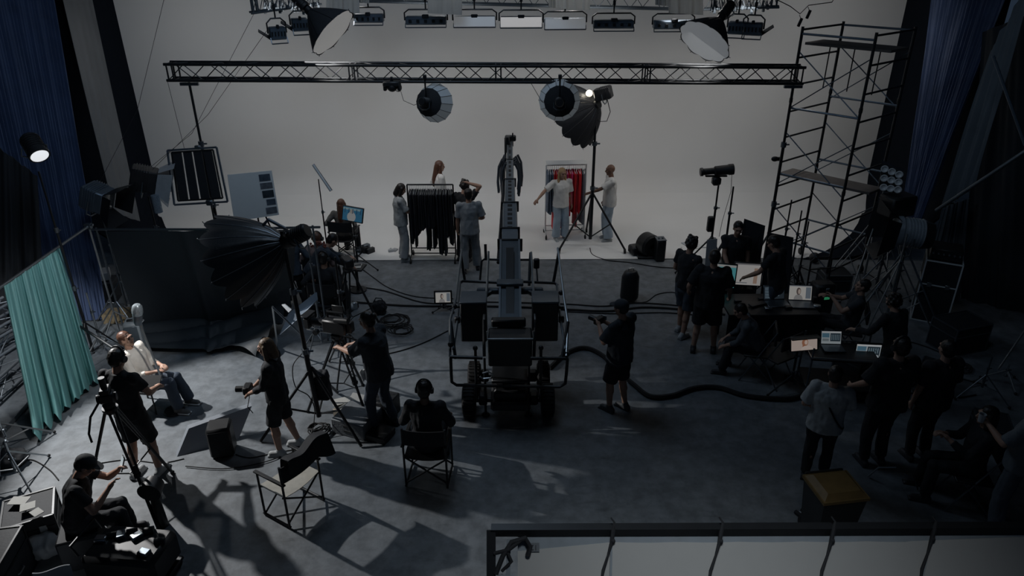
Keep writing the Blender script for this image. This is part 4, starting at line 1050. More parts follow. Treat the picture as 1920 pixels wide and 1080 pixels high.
# weight boxes
for x0, nm in ((-.55, 'left'), (.47, 'right')):
    bx = build('weight_box', MB().bbox((x0, 9.15, 1.24), (.37, .36, .62), .015), BPLA, t, True)
    build('lid', MB().bbox((x0, 9.15, 1.56), (.38, .37, .03), .008), CB, bx, True)
    build('latch', MB().bbox((x0 + (-.23 if x0 < 0 else .23), 9.0, 1.28), (.08, .06, .10), .015), BPLA, bx, True)
build('bucket', MB().bbox((CX, 8.58, 1.08), (.60, .34, .44), .02), BPLA, t, True)
build('bucket_rim', MB().tube([(CX-.31, 8.42, 1.42), (CX-.31, 8.40, 1.31), (CX+.31, 8.40, 1.31), (CX+.31, 8.42, 1.42)], .012, 8), SMET, t, True)
build('bucket_bar', MB().bbox((CX-.02, 8.78, 1.36), (.48, .12, .12), .02), BMET, t, True)
# column, chassis, axles
build('column', MB().cyl((CX, 9.1, .3), (CX, 9.1, 1.15), .12, .10, 20).bbox((CX, 9.1, 1.05), (.4, .4, .12), .02), BMET, t, True)
build('chassis', MB().bbox((CX, 8.75, .33), (.55, 1.1, .14), .03).bbox((CX, 8.45, .45), (.46, .32, .16), .03), BPLA, t, True)
build('deck', MB().bbox((CX, 8.62, .62), (.52, .45, .05), .015), BMET, t, True)
for D, X0, X1 in ((8.52, -.62, .50), (9.12, -.57, .46)):
    build('axle', MB().cyl((X0, D, .24), (X1, D, .24), .035, n=12).bbox(((X0+X1)/2-.36, D, .26), (.12, .14, .16), .02).bbox(((X0+X1)/2+.36, D, .26), (.12, .14, .16), .02), BMET, t, True)
    for X, sg in ((X0, -1), (X1, 1)):
        m_ = Matrix.Rotation(PI/2, 3, 'Y')
        wl = build('wheel', MB().lathe([(.10, -.09), (.19, -.095), (.225, -.07), (.235, -.03), (.235, .03), (.225, .07), (.19, .095), (.10, .09), (.10, -.09)], (X, D, .237), m_, 32), RUB, t, True)
        build('hub', MB().lathe([(0, -.05), (.09, -.06), (.105, -.085), (.105, .085), (.09, .06), (0, .05)], (X, D, .237), m_, 20), BMET, wl, True)
        tr = MB()
        for k in range(28):
            a_ = 2*PI*k/28; tr.box((X, D + .236*math.cos(a_), .237 + .236*math.sin(a_)), (.15, .012, .022), m=Matrix.Rotation(a_, 3, 'X'))
        build('tread', tr, RUB, wl)
for x in (911, 991):
    g = G(x, 778); build('jack', MB().cyl((g.x, g.y, .03), (g.x, g.y, .95), .018, n=10).cyl((g.x, g.y, 0), (g.x, g.y, .035), .065, .04, 14), BMET, t, True)
for x in (894, 1013): 
    g = VD(x, 745, 8.35); build('post', MB().cyl((g.x, g.y, .35), (g.x, g.y, 1.2), .02, n=10).ell((g.x, g.y, 1.2), .035), BMET, t, True)
# tube frames
loop('push_bar', [(845, 672, 8.3), (846, 700, 8.3), (847, 716, 8.3), (856, 722, 8.3), (955, 724, 8.3), (1050, 725, 8.3), (1060, 719, 8.3), (1062, 700, 8.3), (1064, 674, 8.3)], .022)
loop('push_bar', [(843, 669, 8.3), (905, 671, 8.3)], .025); loop('push_bar', [(995, 672, 8.3), (1066, 672, 8.3)], .025)
loop('side_tube', [(866, 468, 10.3), (855, 560, 9.3), (844, 600, 8.8), (844, 668, 8.3)], .018, SMET)
loop('side_tube', [(863, 470, 10.3), (872, 528, 10.0)], .022); loop('side_tube', [(845, 603, 8.8), (854, 672, 8.3)], .022)
loop('side_tube', [(863, 530, 9.9), (858, 600, 9.0), (850, 655, 8.4)], .018, GMET)
loop('side_tube', [(1046, 465, 10.3), (1058, 560, 9.3), (1065, 606, 8.8), (1062, 668, 8.3)], .018, SMET)
loop('side_tube', [(1049, 466, 10.3), (1037, 533, 10.0)], .024); loop('side_tube', [(1065, 604, 8.8), (1054, 672, 8.3)], .024)
loop('side_tube', [(1044, 533, 9.9), (1050, 590, 9.1), (1060, 655, 8.4)], .018, GMET)
loop('cross_rail', [(864, 530, 9.95), (868, 527, 9.95), (932, 530, 9.95)], .022); loop('cross_rail', [(976, 528, 9.95), (1040, 531, 9.95), (1045, 535, 9.9)], .022)
loop('cross_rail', [(900, 525, 10.2), (903, 490, 10.4), (908, 486, 10.4), (936, 487, 10.4)], .018); loop('cross_rail', [(974, 487, 10.4), (996, 487, 10.4)], .018)
loop('handle', [(916, 472, 10.4), (913, 540, 9.6), (907, 603, 8.8)], .018, SMET); loop('handle', [(996, 473, 10.4), (1000, 540, 9.6), (1004, 603, 8.8)], .018, SMET)
loop('handle', [(907, 600, 8.8), (908, 668, 8.4)], .022); loop('handle', [(1004, 600, 8.8), (1001, 668, 8.4)], .022)
loop('handle', [(910, 458, 10.5), (911, 486, 10.4)], .022); loop('handle', [(995, 474, 10.45), (992, 535, 10.0)], .024)
loop('lever', [(866, 575, 9.2), (850, 577, 9.1), (840, 580, 9.0)], .015); loop('lever', [(1040, 576, 9.2), (1056, 577, 9.1)], .02)
loop('hose_ring', [(905, 700, 8.4), (915, 697, 8.4), (925, 702, 8.4), (920, 709, 8.4), (906, 710, 8.4), (900, 706, 8.4)], .012, SMET)
build('control_box', MB().bbox(VD(1006, 494, 10.2), (.09, .07, .16), .015).cyl(VD(1006, 502, 10.2), VD(1008, 528, 10.0), .014, n=8), BPLA, t, True)
for x, y, D in ((1052, 549, 9.6), (845, 646, 8.4), (1063, 664, 8.35), (852, 575, 9.1)): build('clamp', MB().ell(VD(x, y, D), .04, None, 12, 8), BMET, t, True)
# remote head and cable bundles at the far end
tip = Vector((CX, 14.6, az(14.6)))
hd = build('remote_head', MB().bbox(tip + Vector((-.05, -.1, .02)), (.10, .16, .34), .02).bbox(tip + Vector((.02, .05, .1)), (.22, .1, .12), .02), BMET, t, True)
build('bracket', MB().tube([tip + Vector((-.09, -.15, .16)), tip + Vector((-.09, -.15, -.35)), tip + Vector((-.05, -.6, -.5))], .02, 8).tube([tip+Vector((.06, 0, .0)), tip+Vector((.06, 0, .22))], .015, 6), BMET, hd, True)
for sx, x0 in ((-1, -.16), (1, .17)):
    m = MB(); rr = random.Random(sx+3)
    for k in range(7):
        o = Vector((x0 + rr.uniform(-.04, .04) + CX, 13.3+.1*k, az(13.3)+.02)); m.tube([o + Vector((-sx*.05, 0, .2)), o + Vector((sx*.02, 0, .05)), o + Vector((sx*.04, -.1, -.2)), o + Vector((sx*.02, -.2, -.38))], .025, 6)
    build('cable_bundle', m, M('cable_sleeve', (.03, .038, .05), .6), t, True)
build('cable_tray', MB().tube([(CX-.19, 10.6, 1.45), (CX-.16, 11.5, 1.62), (CX-.13, 12.6, 1.88), (CX-.11, 13.9, 2.1)], .03, 6), BMET, t, True)
rebase(t, Vector((CX, 8.8, 0)))
# ================================================================ clothes racks
def rack(label, foot, w_, d_, h_, rz, mt, name='clothes_rack'):
    t = thing(name, label, 'clothes rack', foot, rz); r = .016
    build('top_bar', MB().cyl((-w_/2, 0, h_), (w_/2, 0, h_), r, n=10), mt, t, True)
    for sx in (-1, 1):
        x = sx*w_/2; build('post', MB().tube([(x, 0, h_), (x, 0, .12)], r, 10), mt, t, True)
        b = build('base_bar', MB().cyl((x, -d_/2, .12), (x, d_/2, .12), r, n=10), mt, t, True)
        for sy in (-1, 1): build('caster', MB().cyl((x-.018, sy*d_/2, .045), (x+.018, sy*d_/2, .045), .045, n=16).cyl((x, sy*d_/2, .05), (x, sy*d_/2, .12), .01, n=6), RUB, b, True)
    for z, y in ((.14, 0), (.26, .0)): build('shelf_bar', MB().cyl((-w_/2, y, z), (w_/2, y, z), r*.8, n=8), mt, t, True)
    return t
def garment(name, label, cat, base, rz, x, h_, L, mat, w_=.21, thick=.03, group=None, hanger=None, seed=0, flare=1.0):
    rr = random.Random(seed); ca, sa = math.cos(rz), math.sin(rz)
    o = Vector(base) + Vector((ca*x, sa*x, 0)); t = thing(name, label, cat, (o.x, o.y, o.z + h_ - .10), rz + rr.uniform(-.12, .12), group)
    X, Y = Vector((1, 0, 0)), Vector((0, 1, 0)); rg = []
    for k, (z, ry, rx) in enumerate(((.0, .03, .5), (-.03, .12, .8), (-.07, .95, 1), (-.25, .95, 1.1), (-.5*L, 1.0*flare, 1.15), (-.8*L, 1.05*flare, 1.1), (-L, 1.08*flare, 1.2))):
        rg.append(((rr.uniform(-.006, .006), 0, z), X, Y, thick*rx, w_*max(ry, .15)))
    m = MB().loft(rg); 
    for v in m.v: v.x += .008*math.sin(v.y*45 + seed*2 + v.z*3)
    build('cloth', m, mat, t, True)
    build('hanger', MB().tube([(0, 0, .0), (0, 0, .07), (0, .02, .095), (0, .03, .07)], .004, 5).tube([(0, -w_*.9, -.05), (0, 0, .01), (0, w_*.9, -.05)], .006, 5), hanger or SMET, t, True)
    return t
ra = G(773, 486); rb = G(855, 486); rc = (ra+rb)/2; rzk = math.atan2(rb.y-ra.y, rb.x-ra.x)
RW = (rb-ra).length; RHH = ZH(815, 486, 346); rack('black wheeled clothes rack full of dark clothes at left of the stage', rc, RW, .45, RHH, rzk, BMET)
BG = [M('black_garment', (.010, .012, .016), .85), M('dark_navy_garment', (.016, .020, .03), .85)]
rr = random.Random(3)
ORD = ['first', 'second', 'third', 'fourth', 'fifth', 'sixth', 'seventh', 'eighth', 'ninth', 'tenth', 'eleventh', 'twelfth']
def place_word(k, n): return ORD[k] + ' from the left' if k < n/2 else ORD[n-1-k] + ' from the right'
Ls = [1.15, 1.05, 1.22, 1.0, .95, .80, .82, .84, .80, 1.28, 1.30, .78, .80, 1.26, .76, 1.05, 1.38, 1.40, 1.2, 1.42, .95, 1.0, 1.15, 1.18]
for k, L in enumerate(Ls):
    lab = '%s black garment on the dark clothes rack, %s' % ('long' if L > 1.1 else 'short', place_word(k, len(Ls)))
    garment('black_garment', lab, 'clothes', rc, rzk, -RW/2 + .05 + (RW-.10)*k/(len(Ls)-1), RHH, L*.98, BG[k % 2], .20, .026, 'long black clothes on the dark rack' if L > 1.1 else 'short black clothes on the dark rack', seed=k)
ra = G(1022, 443); rb = G(1094, 441); rc2 = (ra+rb)/2; rz2 = math.atan2(rb.y-ra.y, rb.x-ra.x); RW2 = (rb-ra).length; RH2 = ZH(1060, 442, 309)
t = rack('white wheeled clothes rack of red and striped clothes on the white stage', rc2, RW2, .45, RH2, rz2, M('white_tube', (.6, .61, .62), .4))
build('top_shelf', MB().bbox((0, 0, RH2+.05), (RW2, .30, .02), .006), WHT, t, True)
RED = M('red_garment', (.62, .025, .03), .7, bump=.1); MAG = M('magenta_garment', (.62, .03, .16), .7, bump=.1); STR = M('striped_garment', (.10, .13, .18), .8, scale=30, var=.5); DRED = M('dark_red_garment', (.30, .02, .03), .75); GRG = M('grey_garment', (.14, .15, .17), .8)
items = [(STR, 1.0, 'dark striped'), (STR, 1.05, 'dark striped'), (STR, .98, 'dark striped'), (RED, 1.42, 'long red'), (RED, 1.45, 'long red'), (MAG, .8, 'magenta'), (RED, 1.40, 'long red'), (MAG, .82, 'magenta'), (GRG, .9, 'grey'), (MAG, .9, 'magenta'),
         (RED, 1.1, 'short red'), (MAG, .85, 'magenta'), (RED, 1.05, 'short red'), (DRED, 1.38, 'dark red'), (RED, 1.0, 'short red'), (RED, 1.04, 'short red'), (GRG, 1.3, 'grey'), (GRG, 1.32, 'grey')]
WH = M('white_hanger', (.7, .7, .7), .4)
for k, (mt, L, nm) in enumerate(items):
    garment('garment', '%s garment on the white clothes rack, %s' % (nm, place_word(k, len(items))), 'clothes', rc2, rz2, -RW2/2 + .04 + (RW2-.08)*k/(len(items)-1), RH2, L*.93, mt, .20, .034, '%s clothes on the white rack' % nm, WH, seed=k+40)
# ================================================================ things on the floor around the stage
c = G(1213, 480); t = thing('fan', 'black snail shaped wind blower at the front edge of the white stage', 'fan', c)
my = Matrix.Rotation(PI/2, 3, 'Y') @ Matrix.Rotation(0, 3, 'X')
build('housing', MB().lathe([(.05, -.15), (.20, -.15), (.245, -.11), (.245, .11), (.20, .15), (.05, .15)], (0, 0, .27), Matrix.Rotation(R(-62), 3, 'Z') @ my, 28), BPLA, t, True)
build('outlet', MB().bbox((-.16, .12, .12), (.42, .26, .18), .03, Matrix.Rotation(.3, 3, 'Z')), BPLA, t, True)
build('intake', MB().lathe([(.13, .152), (.15, .17), (.11, .17), (.05, .155)], (0, 0, .27), Matrix.Rotation(R(-152), 3, 'Z') @ my, 24), GMET, t, True)
build('base', MB().bbox((0, 0, .03), (.45, .36, .05), .015), BPLA, t, True)
c = G(1235, 487); t = thing('box', 'upright black box with pale top beside the wind blower', 'box', c, .1)
build('body', MB().bbox((0, 0, .24), (.20, .24, .46), .02), BPLA, t, True); build('top_panel', MB().bbox((0, 0, .48), (.20, .24, .02), .006).bbox((-.04, 0, .50), (.03, .05, .03), .006).bbox((.04, 0, .50), (.03, .05, .03), .006), GMET, t, True)
c = G(1179, 563); t = thing('suitcase', 'upright black rolling suitcase standing alone on the floor behind the camera person', 'suitcase', c, .15)
m = MB().loft([((0, 0, .05), (1,0,0), (0,1,0), .165, .13), ((0, 0, .09), (1,0,0), (0,1,0), .175, .14), ((0, 0, .5), (1,0,0), (0,1,0), .165, .13), ((0, 0, .60), (1,0,0), (0,1,0), .12, .10), ((0, 0, .62), (1,0,0), (0,1,0), .08, .07)])
build('body', m, BPLA, t, True); build('handle', MB().tube([(-.05, 0, .62), (-.05, 0, .66), (.05, 0, .66), (.05, 0, .62)], .012, 8), SMET, t, True)
for x in (-.11, .11): build('wheel', MB().cyl((x-.02, .08, .035), (x+.02, .08, .035), .035, n=14), RUB, t, True)
c = G(832, 583); t = light_stand('short black stand under the small screen beside the crane', c, .14, .22, 90, BMET, .1, .012)
monitor('small glowing monitor on the floor left of the crane', (c.x, c.y, .28), .27, .19, .05, 'photo', .26, 15, stand=False, bezel=.03)
def clutter(label, px, n, R0, seed, mats, zmax=.12, name='loose_gear', cat='gear', s=.06):
    """a small pile of equipment: every piece its own mesh part"""
    c = G(*px); t = thing(name, label, cat, c); rr = random.Random(seed)
    for k in range(n):
        a = rr.random()*2*PI; q = R0*math.sqrt(rr.random()); d = [s*rr.uniform(.6, 2.2), s*rr.uniform(.6, 1.6), min(zmax, s*rr.uniform(.5, 1.6))]
        p = (q*math.cos(a), q*math.sin(a), d[2]/2+.001); mz = Matrix.Rotation(rr.random()*3, 3, 'Z')
        m = MB().bbox(p, d, .012, mz) if k % 3 else MB().cyl(Vector(p) - mz @ Vector((d[0]/2, 0, 0)), Vector(p) + mz @ Vector((d[0]/2, 0, 0)), d[2]/2, n=12)
        build('piece', m, mats[k % len(mats)], t, True)
    return t
clutter('small camera bag and bottles lying on the floor right of the monitor stand', (684, 472), 6, .18, 4, [BPLA, BMET, GMET], .18, s=.11)
clutter('pale shoes left beside the person with the phone', (738, 470), 3, .12, 9, [M('pale_leather', (.4, .42, .44), .6)], .1, s=.09)
clutter('white paper and pale items left on the white floor near the lamps at right', (1300, 470), 4, .35, 12, [WHT, LGREY], .03, s=.16)
c = G(711, 587); t = thing('camera_bag', 'small round black bag on the floor beside the thick cables', 'bag', c)
m_ = remesh(MB().ell((0, 0, .12), (.15, .12, .13)).ell((.03, .0, .18), (.09, .09, .08)).box((0, 0, .03), (.24, .2, .06)), 'bag', .015); wrinkle(m_, .02, 14); build('bag_body', m_, BLK, t)
build('strap', MB().tube([(-.1, 0, .2), (-.04, .02, .3), (.06, .02, .29), (.12, 0, .18)], .01, 6), BLK, t, True)
# cables
fcable('thick black cable snaking over the floor to the right of the crane', [(1030, 690), (1062, 662), (1095, 652), (1128, 665), (1165, 700), (1190, 722), (1220, 743), (1262, 741), (1300, 728), (1345, 726), (1400, 742), (1470, 748), (1505, 742)], .035)
fcable('bundle of long cables crossing the floor behind the camera person, nearest line', [(660, 566), (760, 573), (860, 574), (960, 575), (1060, 580), (1140, 583), (1210, 576), (1300, 582), (1360, 590)], .018)
fcable('long cable crossing the floor behind the crane, farthest line', [(655, 536), (720, 545), (800, 568), (900, 566), (1060, 570), (1130, 574), (1200, 568), (1285, 574)], .012)
fcable('thin cable beside the thick cable bundle on the middle floor', [(1060, 584), (1150, 588), (1240, 586), (1300, 590)], .010)
fcable('thin cable curving from the monitor stand over the floor', [(680, 505), (700, 520), (730, 540), (780, 556), (850, 560)], .009)
fcable('thin cable running from the tall wheeled stand to the lamps at right', [(1106, 465), (1112, 478), (1140, 488), (1180, 492), (1230, 500), (1275, 503)], .010)
fcable('small cable with loops behind the two standing people in shorts', [(1175, 566), (1210, 566), (1232, 552), (1262, 548), (1280, 556)], .008)
fcable('short cable drawn over the floor near the camera on tripod', [(720, 665), (760, 655), (800, 640), (840, 620)], .009)
coil('large loose coil of cable on the floor right of the camera operator', G(738, 604), .26, 6, .010, 1)
coil('smaller loose coil of cable in front of the large coil', G(752, 622), .20, 4, .009, 5)
# ================================================================ people
def at(px, py, z=0.0): return G(px, py, z)
DSK = M('dark_blue_denim', (.05, .065, .09), .85, bump=.2)  # denim in an even dark blue
BSH = M('black_cotton', (.014, .016, .02), .85, bump=.15)
PINK = M('pale_pink_cotton', (.26, .19, .18), .85, bump=.2)
WARM = M('cream_cotton', (.66, .62, .56), .8, bump=.15)
SNK = M('dark_sneaker', (.05, .055, .06), .6); PSN = M('pale_sneaker', (.35, .37, .38), .6)
# --- left group
J = person('person in black t-shirt and shorts with headphones holding a tablet, standing at left', at(277, 890), R(-12), 1.84, hair='short', headphones=True, bottom='shorts', bm=BSH, tm=BSH, skin=SKIN,
       hl=(-.12, .34, 1.08), hr=(.16, .34, 1.08), fl=(-.12, -.05), fr=(.14, .05), shoes=PSN, vox=.009, pitch=-18)
p = W(J, (0.02, .40, 1.09)); solo('tablet', 'dark tablet held by the standing person with headphones', 'tablet', MB().bbox((0,0,0), (.26, .18, .012), .004, Matrix.Rotation(R(35), 3, 'X')), BPLA).location = p
# singer on a chair
g = G(272, 742); sx = Vector((-5.28, 8.75, 0))
J = person('seated person in cream shirt, dark jeans and black and white sneakers facing the microphone', sx, R(-98), 1.72, pz=.47, lean=-14, sit=True, top='shirt', tm=WARM, bottom='trousers', bm=M('dark_denim', (.04, .055, .08), .8, bump=.2),
       fl=(-.13, .52), fr=(.12, .50), hl=(-.10, .22, .68), hr=(.12, .24, .70), hair='short', hm=HAIRB, pitch=0, shoes=M('skate_shoe', (.10, .10, .10), .6), vox=.009, wide=1.2)
for k in (0, 1):
    a_ = J['ank'][k]; build('shoe_stripe', MB().bbox(Vector((a_.x, a_.y+.03, .018)), (.092, .27, .022), .008), WHT, J['root'], True, 'white rubber sole')
t = thing('chair', 'simple black chair under the seated person at the microphone', 'chair', sx, R(-98))
build('seat', MB().bbox((0, -.02, .36), (.42, .42, .04), .015), BPLA, t, True); build('backrest', MB().bbox((0, -.30, .72), (.42, .03, .30), .012, Matrix.Rotation(.2, 3, 'X')), BPLA, t, True)
for x in (-.18, .18):
    for y in (-.2, .16): build('leg', MB().cyl((x, y, 0), (x, y, .35), .012, n=8), BMET, t, True)
    build('back_post', MB().cyl((x, -.2, .36), (x, -.31, .85), .012, n=8), BMET, t, True)
# big studio microphone on stand
mp = VD(258, 590, 8.55); st = G(276, 722); base = Vector((mp.x+.02, 8.6, 0))
t = thing('microphone', 'large silver studio microphone on a slim stand in front of the seated person', 'microphone', base)
mm = Matrix.Rotation(R(10), 3, 'Y'); hp = mp - base
build('grille', MB().lathe([(0, .16), (.04, .155), (.062, .13), (.07, .08), (.07, .03), (.062, .0)], hp, mm, 24), M('mesh_grille', (.35, .40, .43), .35, .6, scale=90, var=.9), t, True)
build('microphone_body', MB().lathe([(.062, .0), (.066, -.01), (.06, -.1), (.045, -.15), (0, -.16)], hp, mm, 20), GMET, t, True)
build('pole', MB().cyl(hp + Vector((.0, 0, -.14)), (.1, .02, .02), .014, n=10).cyl(hp + Vector((.0, 0, -.14)), hp + Vector((.06, 0, -.08)), .012, n=8), SMET, t, True)
build('base', MB().cyl((.1, .02, 0), (.1, .02, .03), .15, .13, 24), BMET, t, True)
t = thing('loudspeaker', 'pale grey upright loudspeaker standing behind the seated person', 'loudspeaker', G(264, 668), .25)
build('cabinet', MB().bbox((0, 0, .34), (.24, .26, .66), .03), M('grey_plastic', (.26, .29, .31), .5), t, True); build('grille', MB().bbox((0, -.135, .40), (.19, .01, .44), .01), GMET, t, True); build('handle', MB().bbox((0, -.02, .685), (.12, .05, .03), .01), BPLA, t, True)
# person with cap looking at a phone
c = Vector(G(166, 1036)); 
J = person('person in black t-shirt and black cap sitting at lower left looking at a phone', (c.x, c.y, 0), R(-68), 1.76, pz=.52, lean=16, sit=True, bottom='trousers', bm=BSH, tm=BSH, hair='cap', fl=(-.20, .44), fr=(.16, .48), hl=(-.04, .52, .98), hr=(.10, .40, .86),
       pitch=-22, vox=.009)
p = W(J, (-.02, .57, 1.06)); t = thing('phone', 'phone with bright screen held by the sitting person with cap', 'phone', p, R(-50))
build('case', MB().bbox((0, 0, 0), (.085, .012, .17), .006, Matrix.Rotation(-.4, 3, 'X')), BPLA, t, True)
mr_ = Matrix.Rotation(-.4, 3, 'X'); flat('screen', mr_@Vector((-.037, -.008, -.078)), mr_@Vector((.037, -.008, -.078)), mr_@Vector((.037, -.008, .078)), mr_@Vector((-.037, -.008, .078)), M('phone_screen', (.6, .68, .72), .3, emit=.35), t, .001)
# woman with gear
J = person('person with blond bob in black shorts holding a camera, standing in the left middle', at(538, 845), R(92), 1.72, hair='bob', hm=M('dark_blond_hair', (.13, .085, .05), .5), bottom='shorts', bm=BSH, tm=BSH, top='shirt',
       hl=(-.10, .30, 1.02), hr=(.10, .30, 1.0), fl=(-.10, .06), fr=(.12, -.14), shoes=PSN, vox=.009, pitch=-8)
p = W(J, (0, .36, 1.02)); t = thing('camera', 'small dark camera with dangling cables in the hands of the person with blond bob', 'camera', p, R(92))
build('body', MB().bbox((0, 0, 0), (.16, .10, .11), .015).cyl((0, .04, 0), (0, .15, 0), .04, n=16), BPLA, t, True); build('cable', MB().tube([(.05, 0, -.05), (.09, .04, -.2), (.03, .06, -.3), (.06, .02, -.42)], .006, 5), RUB, t, True)
solo('rolled_paper', 'pale rolled sheet sticking out in front of the person with blond bob', 'paper', MB().cyl(VD(497, 666, 7.7), VD(520, 672, 7.7), .035, .03, n=16), M('pale_paper', (.35, .37, .39), .6))
# camera operator
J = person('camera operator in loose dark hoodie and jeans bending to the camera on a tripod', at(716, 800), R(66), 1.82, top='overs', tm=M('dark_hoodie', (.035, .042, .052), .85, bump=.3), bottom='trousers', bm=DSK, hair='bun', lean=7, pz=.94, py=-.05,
       hl=(-.10, .46, 1.18), hr=(.12, .44, 1.12), fl=(-.12, .04), fr=(.12, -.12), vox=.009, pitch=-6, bulk=1.08)
solo('shirt_tail', 'white shirt tail hanging below the hoodie of the camera operator', 'clothes', MB().sheet(lambda u, v: W(J, (-.16+.14*u+.03*v, .14-.02*v, .93 - .17*v + .02*math.sin(8*u))), 10, 8, .006), WSH)
# seated with headphones in directors chair
cc = G(806, 893); director_chair("black director's chair with a person sitting in it, lower middle", cc, R(-4), w=.52)
J = person("person in black with headphones sitting in a director's chair seen from behind", cc + Vector((0, .03, 0)), R(-4), 1.78, pz=.58, py=.0, lean=-2, sit=True, top='shirt', tm=BSH, bm=BSH, hair='short', headphones=True, fl=(-.14, .46), fr=(.14, .46),
       hl=(-.24, .28, .72), hr=(.24, .28, .72), pitch=-12, vox=.009, bulk=1.08, skin=SKIN2)
# empty directors chair
ce = G(553, 952); SEATC = M('paper_covered_canvas', (.40, .385, .34), .8, var=.25, scale=14)
director_chair("empty director's chair with pale seat and black jacket, lower left middle", ce, R(58), seat=SEATC, w=.54)
def jkt(u, v):
    a = -.20 + .60*u; z = .94 + .06*u*math.sin(PI*v) - (.14+.12*u)*abs(2*v-1) + .03*math.sin(9*u+3*v); y = -.23 + (.05 if v < .5 else -.07) + .03*math.sin(11*u)*abs(2*v-1)
    q = Matrix.Rotation(R(58), 3, 'Z') @ Vector((a*(1+.12*abs(2*v-1)), y, z)); return ce + q
solo('jacket', "crumpled black jacket thrown over the back of the empty director's chair", 'jacket', MB().sheet(jkt, 26, 22, .02), BLK, smooth=True)
# --- stage left group
J = person('person with black bob in pale grey clothes looking at a phone beside the rack', at(757, 487), R(-75), 1.68, hair='bob', top='overs', tm=M('pale_grey_cotton', (.36, .38, .39), .8, bump=.2), bottom='trousers', bm=M('pale_grey_trousers', (.33, .35, .37), .8, bump=.2), wide=1.5,
       hl=(-.06, .34, 1.12), hr=(.06, .36, 1.14), pitch=-25, shoes=PSN)
p = W(J, (0, .41, 1.15)); solo('phone', 'dark phone held by the person with black bob', 'phone', MB().bbox((0,0,0), (.08, .16, .012), .005, Matrix.Rotation(R(-75), 3, 'Z') @ Matrix.Rotation(.5, 3, 'X')), BPLA).location = p
J = person('person with long brown hair in white shirt standing behind the dark clothes rack', (VD(822, 300, 15.3).x, 15.3, .012), R(-70), 1.76, hair='long', hm=HAIRB, top='shirt', tm=WSH, bottom='trousers', bm=WHT if False else M('white_trousers', (.6, .6, .59), .8), wide=1.4,
       hl=(-.20, .03, 1.02), hr=(.24, .05, .82), el=(-.9, -.6, 0), shoes=PSN, pitch=-4)
J = person('person in black t-shirt touching the head with a raised arm behind the dark rack', (VD(868, 400, 13.95).x, 13.95, 0), R(-20), 1.74, hair='curly', hm=HAIRD, tm=BSH, bm=BSH, lean=8, hr=(.10, .10, 1.70), er=(1, .1, .3), hl=(-.24, .15, 1.0), pitch=-20)
J = person('person in loose grey t-shirt seen from behind right of the dark rack', at(883, 508), R(8), 1.75, hair='short', top='overs', tm=GSH, bottom='trousers', bm=M('mid_grey_trousers', (.20, .22, .24), .85, bump=.2), wide=1.45, hr=(.20, .22, 1.05), hl=(-.24, .1, .85), fl=(-.14, -.08), fr=(.15, .06))
# --- stage right group
J = person('person with long blond hair in white t-shirt and pale jeans reaching to the red clothes', at(1050, 449), R(-165), 1.66, hair='long', hm=HAIRY, top='overs', tm=WSH, bottom='trousers', bm=DENIM, wide=1.5, hr=(.62, .14, 1.10), er=(.3, -1, .2), hl=(-.26, .02, .80), yaw=10, pitch=-6, shoes=PSN)
J = person('person with shaved head in white t-shirt and pale jeans right of the red clothes', at(1139, 450), R(95), 1.74, hair='none', skin=SKIN2, top='overs', tm=WSH, bottom='trousers', bm=DENIM, wide=1.6, hl=(-.12, .52, 1.16), hr=(.22, .08, .82), shoes=PSN, yaw=-10, pitch=-4)
# camera person in the middle
J = person('person in dark t-shirt, shorts and cap filming with a small camera right of the crane', at(1155, 768), R(48), 1.77, bulk=1.12, hair='cap', tm=M('navy_cotton', (.02, .028, .038), .85, bump=.2), bottom='shorts', bm=BSH, top='overs', hl=(-.10, .30, 1.30), hr=(.08, .32, 1.28), pitch=-8, fl=(-.10, .05), fr=(.10, -.08), shoes=SNK, vox=.009)
p = W(J, (0, .38, 1.32)); t = thing('camera', 'small camera with pale side held by the filming person right of the crane', 'camera', p, R(48))
build('body', MB().bbox((0, 0, 0), (.15, .10, .10), .015).cyl((0, .04, 0), (0, .16, 0), .038, n=16), BPLA, t, True); build('screen', MB().bbox((.09, -.02, .02), (.02, .09, .07), .005), SMET, t, True)
# --- group behind the black umbrella
def seat_on(lab, plab, foot, rz, clab=None, **kw):
    foot = Vector(foot); director_chair(clab or lab, foot, rz, w=.50, back=True); return person(plab, foot, rz, pz=.55, sit=True, fl=(-.14, .42), fr=(.14, .42), **kw)
seat_on("director's chair under the long haired person watching the blue monitor", "person with long light brown hair sitting before the blue monitor", G(651, 482), R(-8), hair='long', hm=HAIRB, top='shirt', tm=M('olive_grey_cotton', (.10, .095, .09), .85), bm=BSH, H=1.68, vox=.012)
seat_on("director's chair under the person with pale collar, behind the camera on tripod", 'person in black with pale collar and headphones sitting behind the camera on tripod', G(622, 606), R(-12), hair='short', headphones=True, top='shirt', tm=BSH, bm=BSH, H=1.76, vox=.011)
seat_on("director's chair under the person in pale pink, left of the side table", 'person in pale pink sweater with headphones sitting left of the side table', G(610, 562), R(-10), hair='short', hm=HAIRB, headphones=True, top='long', tm=PINK, bm=BSH, H=1.76, vox=.011, bulk=1.08)
J = person('person with light brown hair crouching behind the slate backdrop cloth', (VD(536, 430, 11.9).x, 11.9, 0), R(20), 1.7, pz=.72, lean=18, hair='short', hm=HAIRY, top='shirt', tm=DBL, bm=BSH, fl=(-.15, .1), fr=(.15, -.1), vox=.012)
J = person('person in dark clothes bending with stretched arm above the black umbrella', (VD(572, 430, 11.6).x, 11.6, 0), R(-60), 1.72, pz=.86, lean=40, hair='short', top='long', tm=DBL, bm=BSH, hl=(-.1, .75, .95), hr=(.15, .72, .85), fl=(-.15, .15), fr=(.15, -.15), vox=.012)
